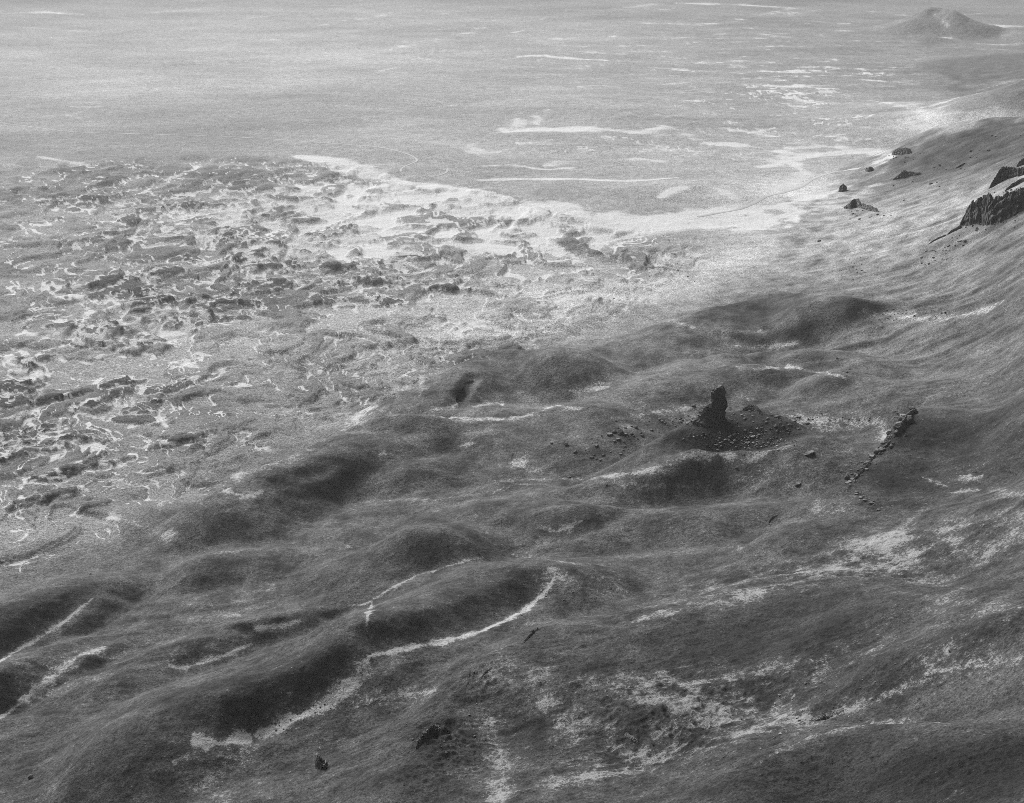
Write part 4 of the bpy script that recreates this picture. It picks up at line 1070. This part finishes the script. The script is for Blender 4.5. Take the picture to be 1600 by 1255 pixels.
scatter(24, 1575, 300, 22, 8, .9, 2.8, 'stone among the broken rock behind the long ribbed cliff', 'stones behind the long cliff', BM_DARK + BM_MID, .5)
scatter(26, 1500, 250, 50, 10, .8, 2.4, 'dark stone in the rough band high on the right spur', 'stones of the rough band on the right spur', BM_DARK + BM_MID, .5)
scatter(16, 1408, 246, 14, 5, .8, 2.2, 'stone fallen around the flat-topped knob on the skyline', 'stones around the skyline knob', BM_MID, .2)
scatter(16, 1345, 334, 22, 5, .8, 2.4, 'stone fallen below the weathered outcrop on the pale slope', 'stones below the weathered outcrop', BM_MID, .0)
scatter(22, 1478, 392, 18, 9, .8, 2.2, 'dark stone fallen on the slope below the long cliff', 'stones fallen from the long cliff', BM_DARK, .4)
scatter(16, 1080, 372 + 60, 90, 40, .6, 1.1, 'tiny dark stone on the flat pale ground near the slope foot', 'stones at the slope foot', BM_DARK)
scatter(60, 1270, 1105, 70, 26, .9, 2.6, 'stone lying in the dark gully at lower right', 'stones of the lower right gully', BM_MID + BM_PALE, .3)
scatter(40, 800, 955, 60, 8, .6, 1.5, 'small stone along the pale foot of the central dark mound', 'stones at the foot of the central mound', BM_DARK + BM_MID, .3)
scatter(40, 470, 1120, 70, 12, .6, 1.6, 'small stone along the pale foot of the lower left dark mound', 'stones at the foot of the lower left mound', BM_MID + BM_PALE, .28)
scatter(50, 690, 1150, 60, 40, .8, 2.2, 'rough stone scattered around the stony spine at the bottom', 'stones around the stony spine', BM_MID + BM_DARK, .5)

STONES.sort(key=lambda q_: -q_[0] * q_[1])
for rx, ry, px, py, lab, grp, ms in STONES[:285]: put(px, py, rx, ry, lab, 'stone', grp, [ms], 'stone')
VS, FS = [], []; nv = 0
for rx, ry, px, py, lab, grp, ms in STONES[285:]:
    c = hit(px, py); m_ = math.dist(c, (0, 0, CAM_Z)) / FPX
    v = ICO[2][0] * (1 + 0.3 * n3(ICO[2][0] + 9 * random.random(), 0.7, 77))[:, None] * np.array([rx, (rx + ry) * .5, ry]) * m_
    VS.append(v + np.array([c[0], c[1], c[2] + .2 * ry * m_])); FS.append(ICO[2][1] + nv); nv += len(v)
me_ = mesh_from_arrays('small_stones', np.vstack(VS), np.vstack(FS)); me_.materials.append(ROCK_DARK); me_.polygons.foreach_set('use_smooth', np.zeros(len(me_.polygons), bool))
o = bpy.data.objects.new('small_stones', me_); o['kind'] = 'stuff'; o['category'] = 'small stones'; o['label'] = 'countless small dark stones strewn over the scree and slopes'
COL.objects.link(o)

# --- dirt tracks, draped on the ground
TM, nt, b_ = new_mat('pale_dirt_track')
tcv = nt.nodes.new('ShaderNodeTexCoord').outputs['Object']
nn = noise_node(nt, 0.12, 6, 0.7, tcv)
vv_ = math_node(nt, 'MULTIPLY_ADD', nn, 0.20, 0.22)
cc = nt.nodes.new('ShaderNodeCombineColor')
for k in range(3): nt.links.new(vv_, cc.inputs[k])
nt.links.new(cc.outputs[0], b_.inputs['Base Color'])
def track(pts_, width):
    pl = np.array([hit(a, b) for a, b in smooth_line(pts_, 4)])
    L_ = np.concatenate([[0], np.cumsum(np.hypot(np.diff(pl[:, 0]), np.diff(pl[:, 1])))])
    s = np.arange(0, L_[-1], 5.0); x_ = np.interp(s, L_, pl[:, 0]); y_ = np.interp(s, L_, pl[:, 1])
    tx, ty = np.gradient(x_), np.gradient(y_); tl = np.hypot(tx, ty) + 1e-9; nx, ny = -ty / tl, tx / tl
    cols = np.array([-.5, -.2, .2, .5]); V_ = np.zeros((len(s), 4, 3))
    wv = width * (1 + 0.35 * gn(s / 60, s * 0, 5))
    for k, c_ in enumerate(cols):
        V_[:, k, 0] = x_ + nx * wv * c_; V_[:, k, 1] = y_ + ny * wv * c_
        V_[:, k, 2] = sample(Z, V_[:, k, 0], V_[:, k, 1]) + (0.5 if abs(c_) < .4 else 0.25)
    n_ = len(s); F_ = np.array([[a * 4 + b, a * 4 + b + 1, (a + 1) * 4 + b + 1, (a + 1) * 4 + b] for a in range(n_ - 1) for b in range(3)])[:, ::-1]
    me_ = mesh_from_arrays('track', V_.reshape(-1, 3), F_); me_.materials.append(TM)
    o = bpy.data.objects.new('track', me_); o['kind'] = 'structure'; COL.objects.link(o)
track([(-60,180),(0,192),(40,197),(110,206),(200,209),(300,212),(400,216),(450,220),(480,222),(540,226),(590,230),(620,236),(642,243),(652,251),(640,257),(628,263),(627,269)], 4.5)
track([(1090,339),(1120,333),(1150,328),(1175,319),(1195,308),(1230,299),(1254,291),(1270,280),(1300,270),(1345,263)], 8)
track([(680,276),(697,270),(700,262)], 5)


# ------------------------------------------------------------------ haze
def haze_box():
    s, z0, z1 = 15000, -90.0, 760.0
    V = np.array([[x_, y_, z_] for z_ in (z0, z1) for y_ in (-s, s) for x_ in (-s, s)], float)
    Fh = np.array([[0, 2, 3, 1], [4, 5, 7, 6], [0, 1, 5, 4], [2, 6, 7, 3], [0, 4, 6, 2], [1, 3, 7, 5]])
    me_ = mesh_from_arrays('haze', V, Fh)
    me_.polygons.foreach_set('use_smooth', np.zeros(6, bool))
    hm = bpy.data.materials.new('haze_air'); hm.use_nodes = True
    t = hm.node_tree; t.nodes.clear()
    o = t.nodes.new('ShaderNodeOutputMaterial'); vv = t.nodes.new('ShaderNodeVolumePrincipled')
    vv.inputs['Color'].default_value = (0.92, 0.92, 0.92, 1)
    vv.inputs['Density'].default_value = HAZE
    vv.inputs['Anisotropy'].default_value = 0.1
    t.links.new(vv.outputs[0], o.inputs['Volume'])
    me_.materials.append(hm)
    ob = bpy.data.objects.new('haze', me_); ob['kind'] = 'stuff'; ob['label'] = 'thin pale haze over the plain and the distant ground'; ob['category'] = 'haze'
    COL.objects.link(ob)
if HAZE > 0: haze_box()
